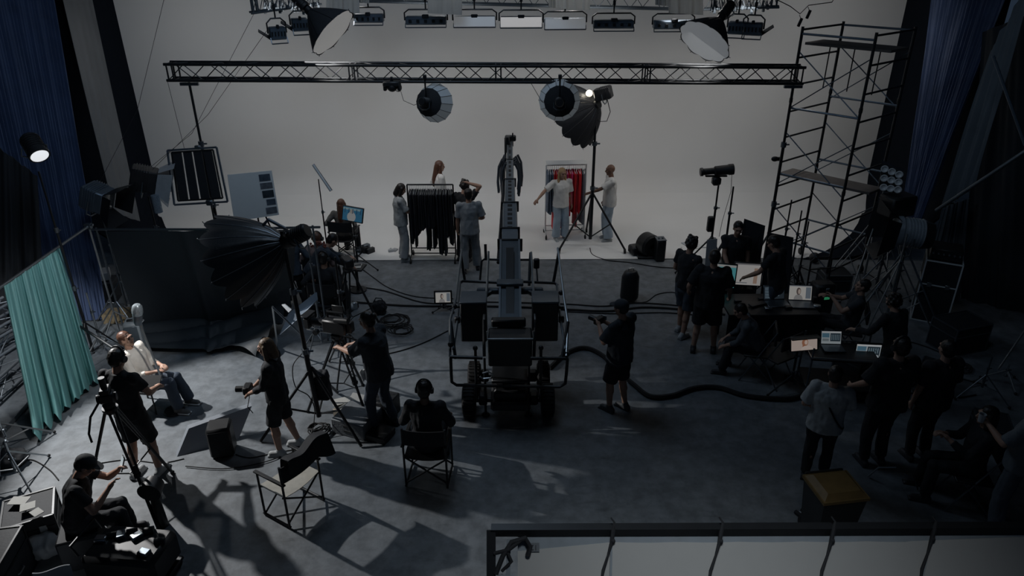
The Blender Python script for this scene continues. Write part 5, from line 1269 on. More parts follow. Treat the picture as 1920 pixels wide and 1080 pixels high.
J = person('person in black standing behind the rail near the slatted panel', (VD(424, 420, 11.9).x, 11.9, 0), R(-30), 1.62, pz=.7, lean=25, hair='short', top='long', tm=BSH, bm=BSH, fl=(-.15, .2), fr=(.15, 0), vox=.012)
# --- right group
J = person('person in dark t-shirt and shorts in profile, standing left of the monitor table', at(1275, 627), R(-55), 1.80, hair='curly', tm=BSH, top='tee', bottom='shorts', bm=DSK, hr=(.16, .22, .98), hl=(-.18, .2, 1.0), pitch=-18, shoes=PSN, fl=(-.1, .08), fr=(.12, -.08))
J = person('broad person in black t-shirt and shorts seen from behind at the monitor table', at(1317, 661), R(-15), 1.82, hair='short', bottom='shorts', bm=BSH, top='overs', tm=BSH, bulk=1.15, fl=(-.15, 0), fr=(.16, .06), hr=(.3, .2, .95), hl=(-.32, .12, 1.0))
J = person('person with beard standing behind the monitor table left of the black flags', (VD(1376, 480, 11.6).x, 11.6, 0), R(170), 1.76, hair='short', tm=BSH, bm=BSH, hr=(.1, .3, 1.0), pitch=-15, vox=.012)
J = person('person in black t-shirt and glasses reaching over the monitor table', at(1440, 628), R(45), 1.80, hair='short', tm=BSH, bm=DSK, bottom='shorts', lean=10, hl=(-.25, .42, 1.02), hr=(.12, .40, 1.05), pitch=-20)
J = person('person sitting at the right end of the monitor table with raised hands', at(1580, 655), R(70), 1.74, pz=.5, sit=True, lean=-8, hair='short', tm=M('charcoal_cotton', (.04, .045, .052), .85), bm=BSH, fl=(-.15, .45), fr=(.15, .45), hl=(-.1, .32, .95), hr=(.2, .38, .85))
J = person('person in pale striped shirt bending in a chair in front of the monitor table', at(1412, 700), R(75), 1.70, pz=.5, sit=True, lean=28, hair='short', top='shirt', tm=M('slate_shirt', (.08, .09, .105), .85, scale=30, var=.5), bm=BSH, fl=(-.15, .5), fr=(.15, .42), hl=(-.1, .5, .5), hr=(.15, .5, .5))
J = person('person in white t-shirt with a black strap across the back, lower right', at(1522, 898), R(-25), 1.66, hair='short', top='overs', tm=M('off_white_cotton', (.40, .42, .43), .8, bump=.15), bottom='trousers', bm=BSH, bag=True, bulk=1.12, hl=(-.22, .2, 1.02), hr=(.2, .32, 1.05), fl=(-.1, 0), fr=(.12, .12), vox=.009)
J = person('tall person in black seen from behind in front of the white monitor', at(1632, 868), R(8), 1.86, hair='short', top='overs', tm=BSH, bm=BSH, bulk=1.22, hl=(-.3, .25, 1.0), hr=(.3, .25, 1.0), headphones=True)
J = person('person in black standing right of the tall person before the monitors', at(1716, 858), R(10), 1.76, hair='short', top='overs', tm=BSH, bm=BSH, bulk=1.15)
J = person('person in black crouching with an arm on the equipment cart', at(1650, 752), R(25), 1.70, hair='curly', top='long', tm=BSH, bm=BSH, lean=15, hl=(-.35, .45, 1.1))
J = person('person in dark clothes sitting in half shadow at the far right', at(1800, 935), R(75), 1.74, pz=.55, sit=True, hair='bob', top='long', tm=BSH, bm=BSH, fl=(-.15, .45), fr=(.15, .45), hl=(-.1, .35, .9), hr=(.1, .35, .85))
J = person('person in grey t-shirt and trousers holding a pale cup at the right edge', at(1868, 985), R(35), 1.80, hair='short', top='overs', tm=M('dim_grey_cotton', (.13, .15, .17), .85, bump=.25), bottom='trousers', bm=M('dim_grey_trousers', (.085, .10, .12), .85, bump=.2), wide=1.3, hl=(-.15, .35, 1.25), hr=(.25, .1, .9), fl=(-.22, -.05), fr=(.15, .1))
p = W(J, (-.16, .43, 1.30)); solo('cup', 'pale cup held by the person in grey at the right edge', 'cup', MB().lathe([(0, -.05), (.03, -.05), (.038, .05), (.034, .05), (.027, -.04), (0, -.04)], (0,0,0)), LGREY, smooth=True).location = p
# ================================================================ big black umbrella and its stand
base = G(601, 800)
t = light_stand('tall black tripod stand of the giant black umbrella, left middle', base, 2.95, .80, 205, BMET, .98, .026, lean=(-.12, 0))
coil('coil of cable hanging in the legs of the umbrella stand', base + Vector((0, -.12, .02)), .15, 5, .010, 8)
hub = Vector((base.x-.10, base.y+.02, 2.80)); u = thing('umbrella_light', 'giant black fabric umbrella light tilted to the lower left', 'studio light', hub)
para(u, (0,0,0), (-.84, .10, -.36), .62, .76, 14, M('black_umbrella_fabric', (.014, .017, .021), .42, bump=.1), None, GMET, power=.58, tips=.10)
lamp_body(u, Vector((.18, -.03, .10)), (-.8, .1, -.42), .30, .10, barn=False)
build('tilt_bracket', MB().tube([(.10, 0, .05), (.05, -.10, .22), (-.12, -.12, .34), (-.20, -.1, .26)], .022, 8), GMET, u, True)
solo('sandbag', 'black sandbag hanging on the umbrella stand', 'sandbag', (lambda: (lambda me: (wrinkle(me, .02, 9), me)[1])(remesh(MB().bbox(base + Vector((.05, .12, .62)), (.26, .16, .46), .06), 'sandbag', .015)))(), BLK)
cable('thin cable looping from the umbrella stand down to the floor', [base + Vector(p) for p in ((-.1, 0, 1.2), (-.25, .0, 1.0), (-.24, -.05, .7), (-.08, -.05, .55), (-.02, -.1, .3), (-.1, -.4, .02), (-.5, -.75, .02), (-1.0, -.9, .02), (-1.55, -.85, .02))], .007)
# second stand just right of it
p = G(655, 700); light_stand('black stand with clamps between the umbrella stand and the camera', p, 2.0, .5, 20, BMET, .8, .018)
# white reflector on poles
P = [VD(541, 588, 9.0), VD(592, 548, 9.3), VD(594, 562, 9.25), VD(568, 590, 9.0), VD(524, 628, 8.8)]
solo('reflector', 'pale triangular reflector board tilted behind the umbrella stand', 'reflector', MB().prism(P, (.01, .02, -.01)), M('pale_board', (.30, .36, .43), .6, var=.05))
stick('pole', 'thin pale pole standing behind the person with blond bob', 'pole', [VD(511, 575, 8.9), G(521, 655)+Vector((0, 0, .02))], .014, SMET)
stick('pole', 'thin pale pole crossing behind the triangular reflector', 'pole', [VD(512, 577, 8.9), VD(568, 630, 8.8)], .014, GMET)
P = [VD(528, 572, 9.2), VD(534, 571, 9.2), VD(546, 581, 9.1), VD(541, 586, 9.1)]
solo('paper_clip_board', 'small pale rectangle above the triangular reflector', 'board', MB().prism(P, (0, .02, 0)), LGREY)
# ---------------------------------------------------------------- camera on tripod with its operator
c = G(650, 762); tripod('heavy tripod under the film camera, left middle', c, 1.15, .55, 75)
cp = Vector((c.x, c.y, 1.22)); t = thing('film_camera', 'large black film camera rig with matte box on the heavy tripod', 'camera', cp, R(72))
build('body', MB().bbox((0, 0, .14), (.18, .36, .20), .02), BPLA, t, True); build('lens', MB().lathe([(0, 0), (.05, 0), (.055, .1), (.06, .2), (0, .2)], (0, .18, .14), Matrix.Rotation(-PI/2, 3, 'X'), 20), BMET, t, True)
build('matte_box', MB().bbox((0, .42, .14), (.20, .08, .16), .01).bbox((0, .44, .25), (.22, .12, .012), .004), BPLA, t, True); build('viewfinder', MB().cyl((-.10, -.05, .28), (-.10, -.26, .30), .035, .045, 14), BPLA, t, True)
build('battery', MB().bbox((0, -.22, .15), (.11, .08, .16), .015), BPLA, t, True); build('top_handle', MB().tube([(0, -.12, .25), (0, -.12, .34), (0, .12, .34), (0, .12, .25)], .015, 8), BMET, t, True)
build('rods', MB().cyl((-.04, -.25, .02), (-.04, .46, .02), .009, n=8).cyl((.04, -.25, .02), (.04, .46, .02), .009, n=8), SMET, t, True)
build('side_monitor', MB().bbox((.16, .05, .30), (.02, .18, .12), .006), BPLA, t, True); build('follow_focus', MB().cyl((-.10, .25, .06), (-.16, .25, .06), .04, n=16), BMET, t, True)
build('pan_handle', MB().cyl((.05, -.1, -.05), (.22, -.5, -.25), .014, n=8), BMET, t, True); build('fluid_head', MB().bbox((0, 0, -.03), (.14, .16, .10), .02), BMET, t, True)
c = G(668, 640); tripod('second tripod with pale rungs behind the film camera', c, 1.35, .5, 270)
t = thing('camera', 'dark camera on the second tripod behind the film camera', 'camera', c + Vector((0, 0, 1.42)), R(30)); build('body', MB().bbox((0, 0, .06), (.16, .26, .14), .02), BPLA, t, True); build('lens', MB().cyl((0, .12, .06), (0, .26, .06), .045, .05, 18), BMET, t, True)
p = G(606, 660); light_stand('slim stand crowded between the umbrella and the camera', p, 2.2, .45, 10, GMET, .7, .014)
# boxes by the operator
b0 = G(684, 806)
def crate(label, px, d, rz, mt, name='apple_box', slots=True, z=0, g=None):
    c = G(*px, z) if not isinstance(px, Vector) else px; t = thing(name, label, 'box', c, R(rz), g)
    build('body', MB().bbox((0, 0, d[2]/2), d, .012), mt, t, True)
    if slots: build('hand_slot', MB().bbox((-d[0]*.0, -d[1]/2-.002, d[2]*.68), (.13, .008, .035), .003).bbox((0, -d[1]/2-.002, d[2]*.35), (.13, .008, .035), .003), BPLA, t)
    return t
GRB = M('dusty_grey_wood', (.15, .165, .18), .7, bump=.2)
crate('grey wooden box with two hand slots in front of the camera operator', (672, 800), (.52, .50, .24), -22, GRB)
crate('black box with slot behind the feet of the camera operator', (722, 776), (.34, .34, .30), -20, BPLA)
crate('low black box beneath the feet of the camera operator', (712, 818), (.34, .30, .10), -22, BPLA, slots=False)
PAP = M('paper', (.40, .40, .38), .8, var=.15)
c = G(650, 772); t = crate('open cardboard box with papers next to the umbrella stand', (655, 778), (.34, .30, .14), -30, M('cardboard', (.24, .21, .17), .85), 'cardboard_box', False)
for i, (px, py, dz) in enumerate(((640, 752, .16), (655, 762, .17), (668, 748, .15))):
    lab = ('white paper sheet lying left on the cardboard box', 'white paper sheet lying on top of the cardboard box', 'white folded paper behind the cardboard box')[i]
    solo('paper_sheet', lab, 'paper', MB().bbox(G(px, py, dz) , (.26, .20, .006), .002, Matrix.Rotation(.4+i*.5, 3, 'Z') @ Matrix.Rotation(.12*i-.1, 3, 'X')), PAP)
# ---------------------------------------------------------------- leaning reflector board at left
Pt = [VD(352, 797, 8.25), VD(470, 757, 8.45), VD(444, 800, 8.0), VD(326, 843, 7.75)]
a, b = G(330, 850, .02), G(446, 815, .02)
top0, top1 = VD(352, 797, a.y+.25), VD(470, 755, b.y+.28)
solo('reflector_board', 'thick pale board leaning against a black box on the lit floor, lower left', 'board', MB().prism([top0, top1, b, a], (.03, -.05, -.02)), M('pale_foam_board', (.27, .30, .34), .6, var=.06))
c = G(419, 856); t = thing('loudspeaker', 'black loudspeaker box propping up the pale leaning board', 'loudspeaker', c, R(12)); build('cabinet', MB().bbox((0, .1, .23), (.30, .28, .46), .03), BPLA, t, True); build('grille', MB().bbox((0, -.045, .23), (.25, .01, .38), .01), BLK, t, True)
fcable('thin cable on the floor leaving the black loudspeaker box', [(442, 852), (470, 858), (520, 848), (560, 842)], .006)
# ---------------------------------------------------------------- video tripod at left
c = G(262, 948); t = tripod('black video tripod with fluid head in front of the standing person with headphones', c, 1.42, .60, 75, r=.020)
h = c + Vector((0, 0, 1.42)); t = thing('fluid_head', 'black fluid head with pan handle on top of the video tripod', 'tripod head', h, R(20))
build('base', MB().lathe([(0, 0.03), (.06, .03), (.07, .07), (.05, .12), (0, .12)]), BMET, t, True); build('head', MB().bbox((0, 0, .17), (.16, .14, .12), .02).cyl((-.10, 0, .16), (.10, 0, .16), .05, n=16), BMET, t, True)
build('plate', MB().bbox((0, 0, .26), (.10, .16, .06), .01).cyl((0, 0, .28), (0, 0, .42), .035, n=14), BPLA, t, True); build('pan_handle', MB().tube([(-.08, -.05, .14), (-.18, -.12, .02), (-.24, -.14, -.18), (-.22, -.2, -.26)], .013, 8), BMET, t, True)
# ---------------------------------------------------------------- truss pieces and stands at far left
TS = M('dull_aluminium', (.42, .46, .50), .4, .6)
for i, (x0, y0, x1, y1, z, lab) in enumerate(((-150, 760, 60, 630, .05, 'lowest aluminium truss piece lying on the floor at far left'), (-150, 700, 40, 590, .42, 'upper aluminium truss piece stacked at far left'), (-120, 860, 52, 700, .02, 'front aluminium truss piece on the floor under the teal curtain'))):
    A = G(x0, y0, z); B = G(x1, y1, z); d_ = (B-A).normalized(); box_truss('truss_piece', lab, A, B, .29, .29, .024, .30, TS, (), depthv=Vector((-d_.y, d_.x, 0)).normalized())
for i, (x0, y0, x1, y1) in enumerate(((158, 660, 202, 608), (163, 668, 210, 622), (-20, 840, 55, 755))):
    stick('pipe', ('pale pipe lying on the floor behind the teal curtain', 'second pale pipe beside the first behind the teal curtain', 'dark pipe lying in front of the truss pieces at far left')[i], 'pipe', [G(x0, y0, .03), G(x1, y1, .03)], .028, TS if i < 2 else GMET)
light_stand('low silver stand with spread legs at the left edge', G(20, 850), .95, .55, 50, SMET, .5, .016)
light_stand('silver stand with bent legs behind the seated person at the microphone', G(198, 672), 1.2, .5, 10, SMET, .45, .014)
stick('boom_arm', 'dark boom arm slanting behind the seated person at the microphone', 'boom arm', [VD(150, 612, 9.6), VD(216, 655, 9.1)], .02, BMET)
light_stand('silver stand with dark lamp at the lower left edge', G(38, 905), .9, .5, 80, SMET, .5, .014)
c = G(45, 905); t = thing('spotlight', 'small dark lamp on the silver stand at the lower left edge', 'studio light', c + Vector((-.2, 0, .75))); lamp_body(t, (0,0,0), (.5, -.5, -.3), .3, .12, boxy=True, barn=False)
solo('sandbag', 'dark crumpled sandbag at the foot of the grey drape at far left', 'sandbag', (lambda me: (wrinkle(me, .03, 8), me)[1])(remesh(MB().ell(G(20, 870)+Vector((0, 0, .10)), (.25, .18, .10)), 'sandbag', .02)), BLK)
crate('dark case with silver trim piled behind the backdrop stand', (200, 560), (.5, .4, .4), 10, CASE, 'case', False)
crate('pale box lying on the dark case behind the backdrop stand', Vector(G(200, 560)) + Vector((0, 0, .42)), (.34, .3, .16), 25, M('dim_white_box', (.32, .34, .36), .6), 'box', False)
crate('brownish box in the dark corner behind the curtain stand', (222, 600), (.4, .3, .18), 5, M('tan_box', (.22, .17, .10), .8), 'box', False)
# lower left corner
c = G(75, 1010); flight_case('black flight case with papers on top, behind the sitting person with cap', c, (.50, .50, .46), R(28), edge=BMET)
for i in range(3):
    solo('paper_sheet', ('white paper sheet on the flight case nearest the sitting person', 'crumpled white sheet on the flight case', 'small white card at the edge of the flight case')[i], 'paper', MB().bbox(c + Vector((-.12+.16*i, .06-.10*i, .515+.008*i)), (.20-.05*i, .13, .008), .002, Matrix.Rotation(.5*i, 3, 'Z')), PAP)
c2 = G(166, 1042); t = thing('box', 'black box used as a seat by the person with cap', 'box', c2, R(20)); build('body', MB().bbox((0, -.02, .21), (.40, .38, .42), .02), CASE, t, True)
flight_case('large black case in the very lower left corner', G(-10, 1105), (.6, .6, .55), R(10), edge=BMET)
solo('white_flag', 'pale grey sheet leaning between the cases in the lower left corner', 'sheet', MB().sheet(lambda u, v: G(70+70*u, 1120 - 20*u, .02).lerp(G(60+70*u, 1075-15*u, .45), v) + Vector((0, .02*math.sin(6*u+3*v), 0)), 12, 10, .01), M('pale_plastic', (.34, .37, .40), .5))
solo('white_bag', 'pale crumpled plastic bag beside the sitting person with cap', 'bag', (lambda me: (wrinkle(me, .04, 7), me)[1])(remesh(MB().ell(G(88, 1040)+Vector((.0, 0, .14)), (.2, .14, .15)), 'white_bag', .015)), M('pale_plastic', (.34, .37, .40), .5))
solo('foam_board', 'upright pale panel between the sitting person and the tripod', 'panel', MB().prism([G(158, 1048, .01), G(176, 1050, .01), G(172, 1000, .42), G(150, 1000, .42)], (.05, .02, 0)), M('pale_foam_board', (.22, .25, .29), .6))
c = G(262, 1085); t = thing('equipment_cart', 'black equipment cart full of tools at the bottom left', 'cart', c, R(-6))
build('tub', MB().bbox((0, 0, .34), (.80, .52, .36), .05), BPLA, t, True); build('shelf', MB().bbox((0, 0, .10), (.78, .5, .04), .01), BMET, t, True); build('handle', MB().tube([(-.42, -.2, .5), (-.48, -.2, .62), (-.48, .2, .62), (-.42, .2, .5)], .015, 8), BMET, t, True)
for x in (-.34, .34):
    for y in (-.2, .2): build('wheel', MB().cyl((x-.02, y, .05), (x+.02, y, .05), .05, n=14), RUB, t, True)
rr = random.Random(5); names = ['roll of black tape', 'metal pliers', 'silver clamp', 'black lens hood', 'small cable bundle', 'grey adapter', 'folded black cloth', 'dark battery']
for k, nm in enumerate(names):
    q = c + Vector((-.30+.09*k, rr.uniform(-.16, .16), .54)); 
    m = MB().cyl(q + Vector((-.05, 0, 0)), q + Vector((.05, .03, 0)), .022+.01*(k % 3), n=12) if k % 2 else MB().bbox(q, (.12, .09, .05), .012, Matrix.Rotation(k, 3, 'Z'))
    solo(nm.split()[-1], '%s lying in the equipment cart at the bottom left' % nm, 'tool', m, (SMET, BPLA, GMET, BLK)[k % 4], smooth=True)
c = G(305, 985); t = thing('desk_fan', 'dark round lamp head on a short neck behind the equipment cart', 'lamp', c + Vector((0, 0, 0))); build('neck', MB().cyl((0, 0, 0), (0, 0, .45), .07, .05, 16), BPLA, t, True); build('head', MB().cyl((0, -.08, .56), (0, .08, .58), .13, .11, 24), BPLA, t, True)
c = G(218, 985); t = thing('lens', 'large round dark lens standing by the tripod foot', 'lens', c); build('barrel', MB().lathe([(.03, -.07), (.11, -.07), (.12, -.03), (.12, .05), (.09, .08), (.03, .08), (.03, -.07)], (0, 0, .14), Matrix.Rotation(1.2, 3, 'X'), 24), BPLA, t, True); build('glass', MB().ell((0, .02, .14), (.10, .03, .10)), M('lens_glass', (.25, .28, .3), .15), t, True)
clutter('small silver tools and cables on the floor by the foot of the video tripod', (205, 1010), 8, .22, 31, [SMET, BPLA, GMET], .08, s=.06)
fcable('thin cable crossing the lit floor behind the sitting person', [(30, 868), (60, 862), (92, 880), (110, 900)], .007)
fcable('thin black cable passing under the video tripod', [(190, 868), (240, 862), (300, 868), (345, 860)], .006)
# ---------------------------------------------------------------- things by the long haired viewer and side table
p = Vector((G(672, 506).x, G(672, 506).y, 0)); light_stand('black stand of the blue monitor, with one leg stretched to the right', p, 1.05, .42, 350, BMET, .35, .015)
mo = monitor('monitor showing a blue picture with a white figure, on a black stand', (VD(661, 402, p.y-.05)), .40, .27, R(-10), 'blue', .15, 12, stand=False)
mo.rotation_euler = (0, R(7), R(-10))
c = G(672, 545); t = thing('side_table', 'small black side table with pale items by the seated crew', 'table', c, R(-10)); build('tabletop', MB().bbox((0, 0, .50), (.34, .30, .04), .01), BPLA, t, True); build('pole', MB().cyl((0, 0, 0), (0, 0, .5), .03, n=12).cyl((0, 0, 0), (0, 0, .03), .16, n=20), BMET, t, True)
solo('paper_sheet', 'pale sheet on the small black side table', 'paper', MB().bbox(c + Vector((0, 0, .527)), (.22, .2, .012), .003), PAP); solo('mobile_phone', 'dark phone lying on the sheet of the side table', 'phone', MB().bbox(c + Vector((.04, .02, .540)), (.12, .06, .012), .004, Matrix.Rotation(.3, 3, 'Z')), BPLA)
clutter('pale papers and bottles on the ground in front of the side table', (664, 580), 6, .16, 44, [LGREY, SMET, BPLA], .2, s=.09)
solo('bouquet', 'small bunch of reddish flowers held above the seated crew', 'flowers', (lambda m, r_: [m.ell(VD(596 + r_.uniform(-14, 14), 458 + r_.uniform(-7, 6), 11.5 + r_.uniform(-.05, .05)), .022, None, 8, 6) for _ in range(26)] and m)(MB(), random.Random(2)), M('dull_red', (.22, .07, .05), .8), kind='stuff')
# ================================================================ right: monitor table
TA_ = G(1366, 588, .74); TB_ = G(1542, 592, .74); c = (TA_+TB_)/2; L = (TB_-TA_).length; c.z = 0; c.y += .38
t = thing('table', 'long table covered with black cloth carrying the laptops and monitors', 'table', c, 0); build('tabletop', MB().bbox((0, 0, .72), (L, .76, .035), .008), BPLA, t, True)
def tcl(u, v): 
    return (-L/2-.01 + (L+.02)*u, -.39 - .02*math.sin(19*u)*v, .74 - .50*v)
for sx_ in (-1, 1):
    for sy_ in (-1, 1): build('leg', MB().cyl((sx_*(L/2-.08), sy_*.3, 0), (sx_*(L/2-.08), sy_*.3, .71), .018, n=8), BMET, t, True)
tc_ = solo('tablecloth', 'black cloth hanging over the front of the long monitor table', 'tablecloth', MB().sheet(tcl, 60, 8, .008), BLK, smooth=True); tc_.location = c
tz = .742
def tb(px, py): g = G(px, py, tz); return g
g = tb(1358, 550); monitor('monitor with teal picture at the left end of the monitor table', (g.x, g.y+.10, 1.02), .34, .40, R(-14), 'teal', .20, 4, deskz=tz)
g = tb(1402, 548); monitor('monitor with pale picture of a hand on the monitor table', (g.x, g.y+.12, 1.02), .44, .38, R(-8), 'white', .22, 6, deskz=tz)
g = tb(1457, 570); laptop('laptop with dark screen left of the bright laptop on the monitor table', (g.x, g.y, tz), R(5), 'dark', .36, .20)
g = tb(1503, 572); laptop('open laptop with bright portrait picture on the monitor table', (g.x, g.y, tz), R(-6), 'photo', .38, .24)
rr = random.Random(11); nm = ['dark walkie talkie', 'silver hard drive', 'black keyboard', 'pale notebook', 'black small camera', 'grey card reader', 'black coffee cup', 'silver adapter']
for k, n_ in enumerate(nm):
    g = tb((1383, 1392, 1420, 1440, 1428, 1478, 1526, 1532)[k], (566, 578, 572, 580, 562, 578, 566, 576)[k])
    m = MB().cyl(g + Vector((0, 0, .0)), g + Vector((0, 0, .09)), .035, n=16) if 'cup' in n_ else MB().bbox(g + Vector((0, 0, .02)), ((.30, .11, .025) if 'key' in n_ else (.11, .08, .04)), .008, Matrix.Rotation(rr.uniform(-.5, .5), 3, 'Z'))
    solo(n_.replace(' ', '_').split('_', 1)[1], '%s on the monitor table' % n_, 'equipment', m, SMET if 'silver' in n_ or 'pale' in n_ else BPLA, smooth=True)
# black flags behind
for lab, q in (('large tilted black flag panel behind the monitor table, left one', ((1397, 411, 11.9), (1434, 424, 11.8), (1415, 560, 11.3), (1372, 545, 11.3))), ('black flag cloth panel behind the monitor table, right one', ((1440, 436, 11.8), (1487, 446, 11.7), (1478, 560, 11.3), (1428, 552, 11.3)))):
    P = [VD(*k) for k in q]; t = thing('flag', lab, 'flag', (0,0,0)); build('cloth', MB().prism(P, (0, .02, 0)), BLK, t)
    build('frame', MB().tube([p + Vector((0, .01, 0)) for p in P], .014, 6, True), BMET, t, True); rebase(t)
for x, y, hpx, lab in ((1452, 560, 375, 'black grip stand behind the black flags, nearest the scaffold leg'), (1490, 555, 415, 'black grip stand with knuckles right of the black flags'), (1476, 545, 395, 'black grip stand just right of the right black flag')):
    g = G(x, y); light_stand(lab, g, ZH(x, y, hpx), .42, x, BMET, .55, .016)
# two stands with long lens spotlight
for x, y, top, lab in ((1325, 522, 335, 'left black stand under the long barrel spotlight'), (1352, 520, 350, 'right black stand under the long barrel spotlight')):
    g = G(x, y); light_stand(lab, g, ZH(x, y, top), .62, 160 if x < 1340 else 330, BMET, .9, .02)
pc = VD(1344, 320, 12.75); t = thing('spotlight', 'long black barrel spotlight lying horizontally on two stands', 'studio light', pc)
build('barrel', MB().lathe([(0, -.30), (.075, -.30), (.08, -.26), (.06, -.24), (.06, -.05), (.085, -.03), (.09, .20), (.10, .22), (.10, .30), (0, .30)], (0,0,0), Matrix.Rotation(R(85), 3, 'Y'), 24), BPLA, t, True)
build('rail', MB().bbox((0, 0, -.10), (.40, .05, .03), .008), BMET, t, True); build('lamp_head', MB().bbox((.02, .02, -.2), (.16, .14, .16), .03), BPLA, t, True); build('power_cord', MB().tube([(.28, 0, 0), (.31, 0, -.4), (.22, 0, -1.0), (.2, 0, -1.3)], .005, 5), RUB, t, True)
for x, y, lab in ((1332, 420, 'small black ballast hanging on the left spotlight stand'), (1360, 475, 'black bag hanging on the right spotlight stand')):
    g = VD(x, y, 12.7); solo('ballast', lab, 'equipment', MB().bbox(g, (.12, .10, .30), .02), BPLA, smooth=True)
solo('flag_board', 'dark grey board between the two spotlight stands', 'board', MB().prism([VD(1326, 450, 12.5), VD(1345, 448, 12.5), VD(1342, 500, 12.2), VD(1322, 498, 12.2)], (0, .02, 0)), GCL)
# hand truck
c = G(1524, 585); t = thing('hand_truck', 'black hand truck loaded with a generator with green light', 'cart', c, R(10))
build('frame', MB().tube([(-.2, 0, .05), (-.2, .05, 1.0), (-.14, .05, 1.06), (.14, .05, 1.06), (.2, .05, 1.0), (.2, 0, .05)], .016, 8).bar((-.2, .03, .6), (.2, .03, .6), .02).bar((-.2, .04, .85), (.2, .04, .85), .02), BMET, t, True)
build('toe_plate', MB().bbox((0, -.15, .02), (.42, .3, .015), .004), BMET, t); build('generator', MB().bbox((0, -.14, .36), (.38, .28, .62), .04), BPLA, t, True); build('green_light', MB().bbox((.02, -.285, .42), (.10, .01, .05), .004), M('green_led', (.1, .8, .35), .4, emit=.12), t); build('label_plate', MB().bbox((.0, -.285, .60), (.06, .01, .04), .003), LGREY, t)
for x in (-.23, .23): build('wheel', MB().cyl((x-.025, .06, .10), (x+.025, .06, .10), .10, n=20), RUB, t, True)
solo('ball_weight', 'round black weight on the floor behind the scaffold wheel', 'weight', MB().ell(G(1503, 492) + Vector((0.25, 0, .11)), .11), BPLA, smooth=True)
# chairs around the table
def folding_chair(lab, px, rz):
    c = G(*px); t = thing('folding_chair', lab, 'chair', c, R(rz)); build('seat', MB().bbox((0, 0, .45), (.42, .40, .03), .012), BPLA, t, True); build('backrest', MB().bbox((0, -.22, .78), (.42, .03, .22), .012), BPLA, t, True)
    for x in (-.2, .2): build('leg', MB().cyl((x, -.26, 0), (x, .12, .45), .011, n=8).cyl((x, .22, 0), (x, -.22, .9), .011, n=8), GMET, t, True)
    return t
folding_chair('folding chair under the bending person in striped shirt', (1412, 704), 75); folding_chair('empty folding chair with pale legs left of the equipment cart', (1448, 712), 30)
folding_chair('folding chair under the person with raised hands', (1580, 662), 70); folding_chair('folding chair in the dark at the far right under the sitting person', (1800, 942), 75)
# second station
g0 = G(1545, 745); t = thing('equipment_cart', 'equipment cart with pale edges under the three glowing monitors', 'cart', g0 + Vector((.15, .1, 0)), R(-8))
for z in (.25, .72): build('shelf', MB().bbox((0, 0, z), (.95, .55, .03), .008), BPLA, t, True)
for x in (-.46, .46):
    for y in (-.26, .26): build('post', MB().cyl((x, y, .05), (x, y, .9), .015, n=8), GMET, t, True)
build('tray_edge', MB().tube([(-.48, -.28, .76), (.48, -.28, .76), (.48, .28, .76), (-.48, .28, .76)], .012, 6, True), SMET, t, True)
D0 = g0.y
p = VD(1508, 645, D0+.1); light_stand('black stand holding the tilted monitor with warm picture', (p.x-.05, p.y+.06, 0), p.z, .4, 200, BMET, .3, .016)
m1 = monitor('tilted monitor with warm picture of a face, left of the three glowing screens', p, .36, .20, R(0), 'red', .25, 5, stand=False); m1.rotation_euler = (0, R(-8), R(-4))
m1b = build('hood', MB().prism([(-.20, -.01, .12), (.20, -.01, .12), (.20, -.10, .13), (-.20, -.10, .13)], (0, 0, .008)), BPLA, m1)
g = G(1560, 668, .76); laptop('laptop with program windows between the warm monitor and the white monitor', (VD(1558, 672, D0+.15).x, D0+.15, .745), R(-3), 'app', .30, .24)
p = VD(1628, 658, D0+.1); t_ = monitor('monitor with white glow partly hidden by the tall person in black', p, .34, .20, R(-6), 'app', .30, 4, stand=True, deskz=.02)
c = G(1630, 800); 
# ================================================================ bin with yellow lid
g = Vector((3.55, 6.14, 0)); t = thing('wheelie_bin', 'black bin with dirty yellow lid near the foreground frame', 'bin', g, R(8))
m = MB().loft([((0, 0, .05), (1,0,0), (0,1,0), .28, .24), ((0, 0, .76), (1,0,0), (0,1,0), .36, .31)])
def quadtub(z0, z1, a, b): return [(-a[0], -a[1], z0), (a[0], -a[1], z0), (a[0], a[1], z0), (-a[0], a[1], z0), (-b[0], -b[1], z1), (b[0], -b[1], z1), (b[0], b[1], z1), (-b[0], b[1], z1)]
BXF = [(0,3,2,1), (4,5,6,7), (0,1,5,4), (1,2,6,5), (2,3,7,6), (3,0,4,7)]
build('body', MB().add(quadtub(.04, .76, (.23, .20), (.29, .25)), BXF), BPLA, t); t.scale = (.86, .86, .92); YL = M('dirty_yellow_plastic', (.13, .085, .03), .5, var=.35)
ld = build('lid', MB().add(quadtub(.76, .80, (.31, .27), (.31, .27)), BXF).add(quadtub(.80, .86, (.29, .25), (.22, .18)), BXF), YL, t); build('hinge_bar', MB().cyl((-.26, .29, .80), (.26, .29, .80), .018, n=10), BPLA, t, True)
for x in (-.2, .2): build('wheel', MB().cyl((x-.03, .20, .08), (x+.03, .20, .08), .08, n=18), RUB, t, True)
clutter('crumpled rags and pale clips hanging at the left of the yellow bin lid', (1512, 968), 9, .12, 61, [BLK, LGREY, BMET], .1, s=.06)
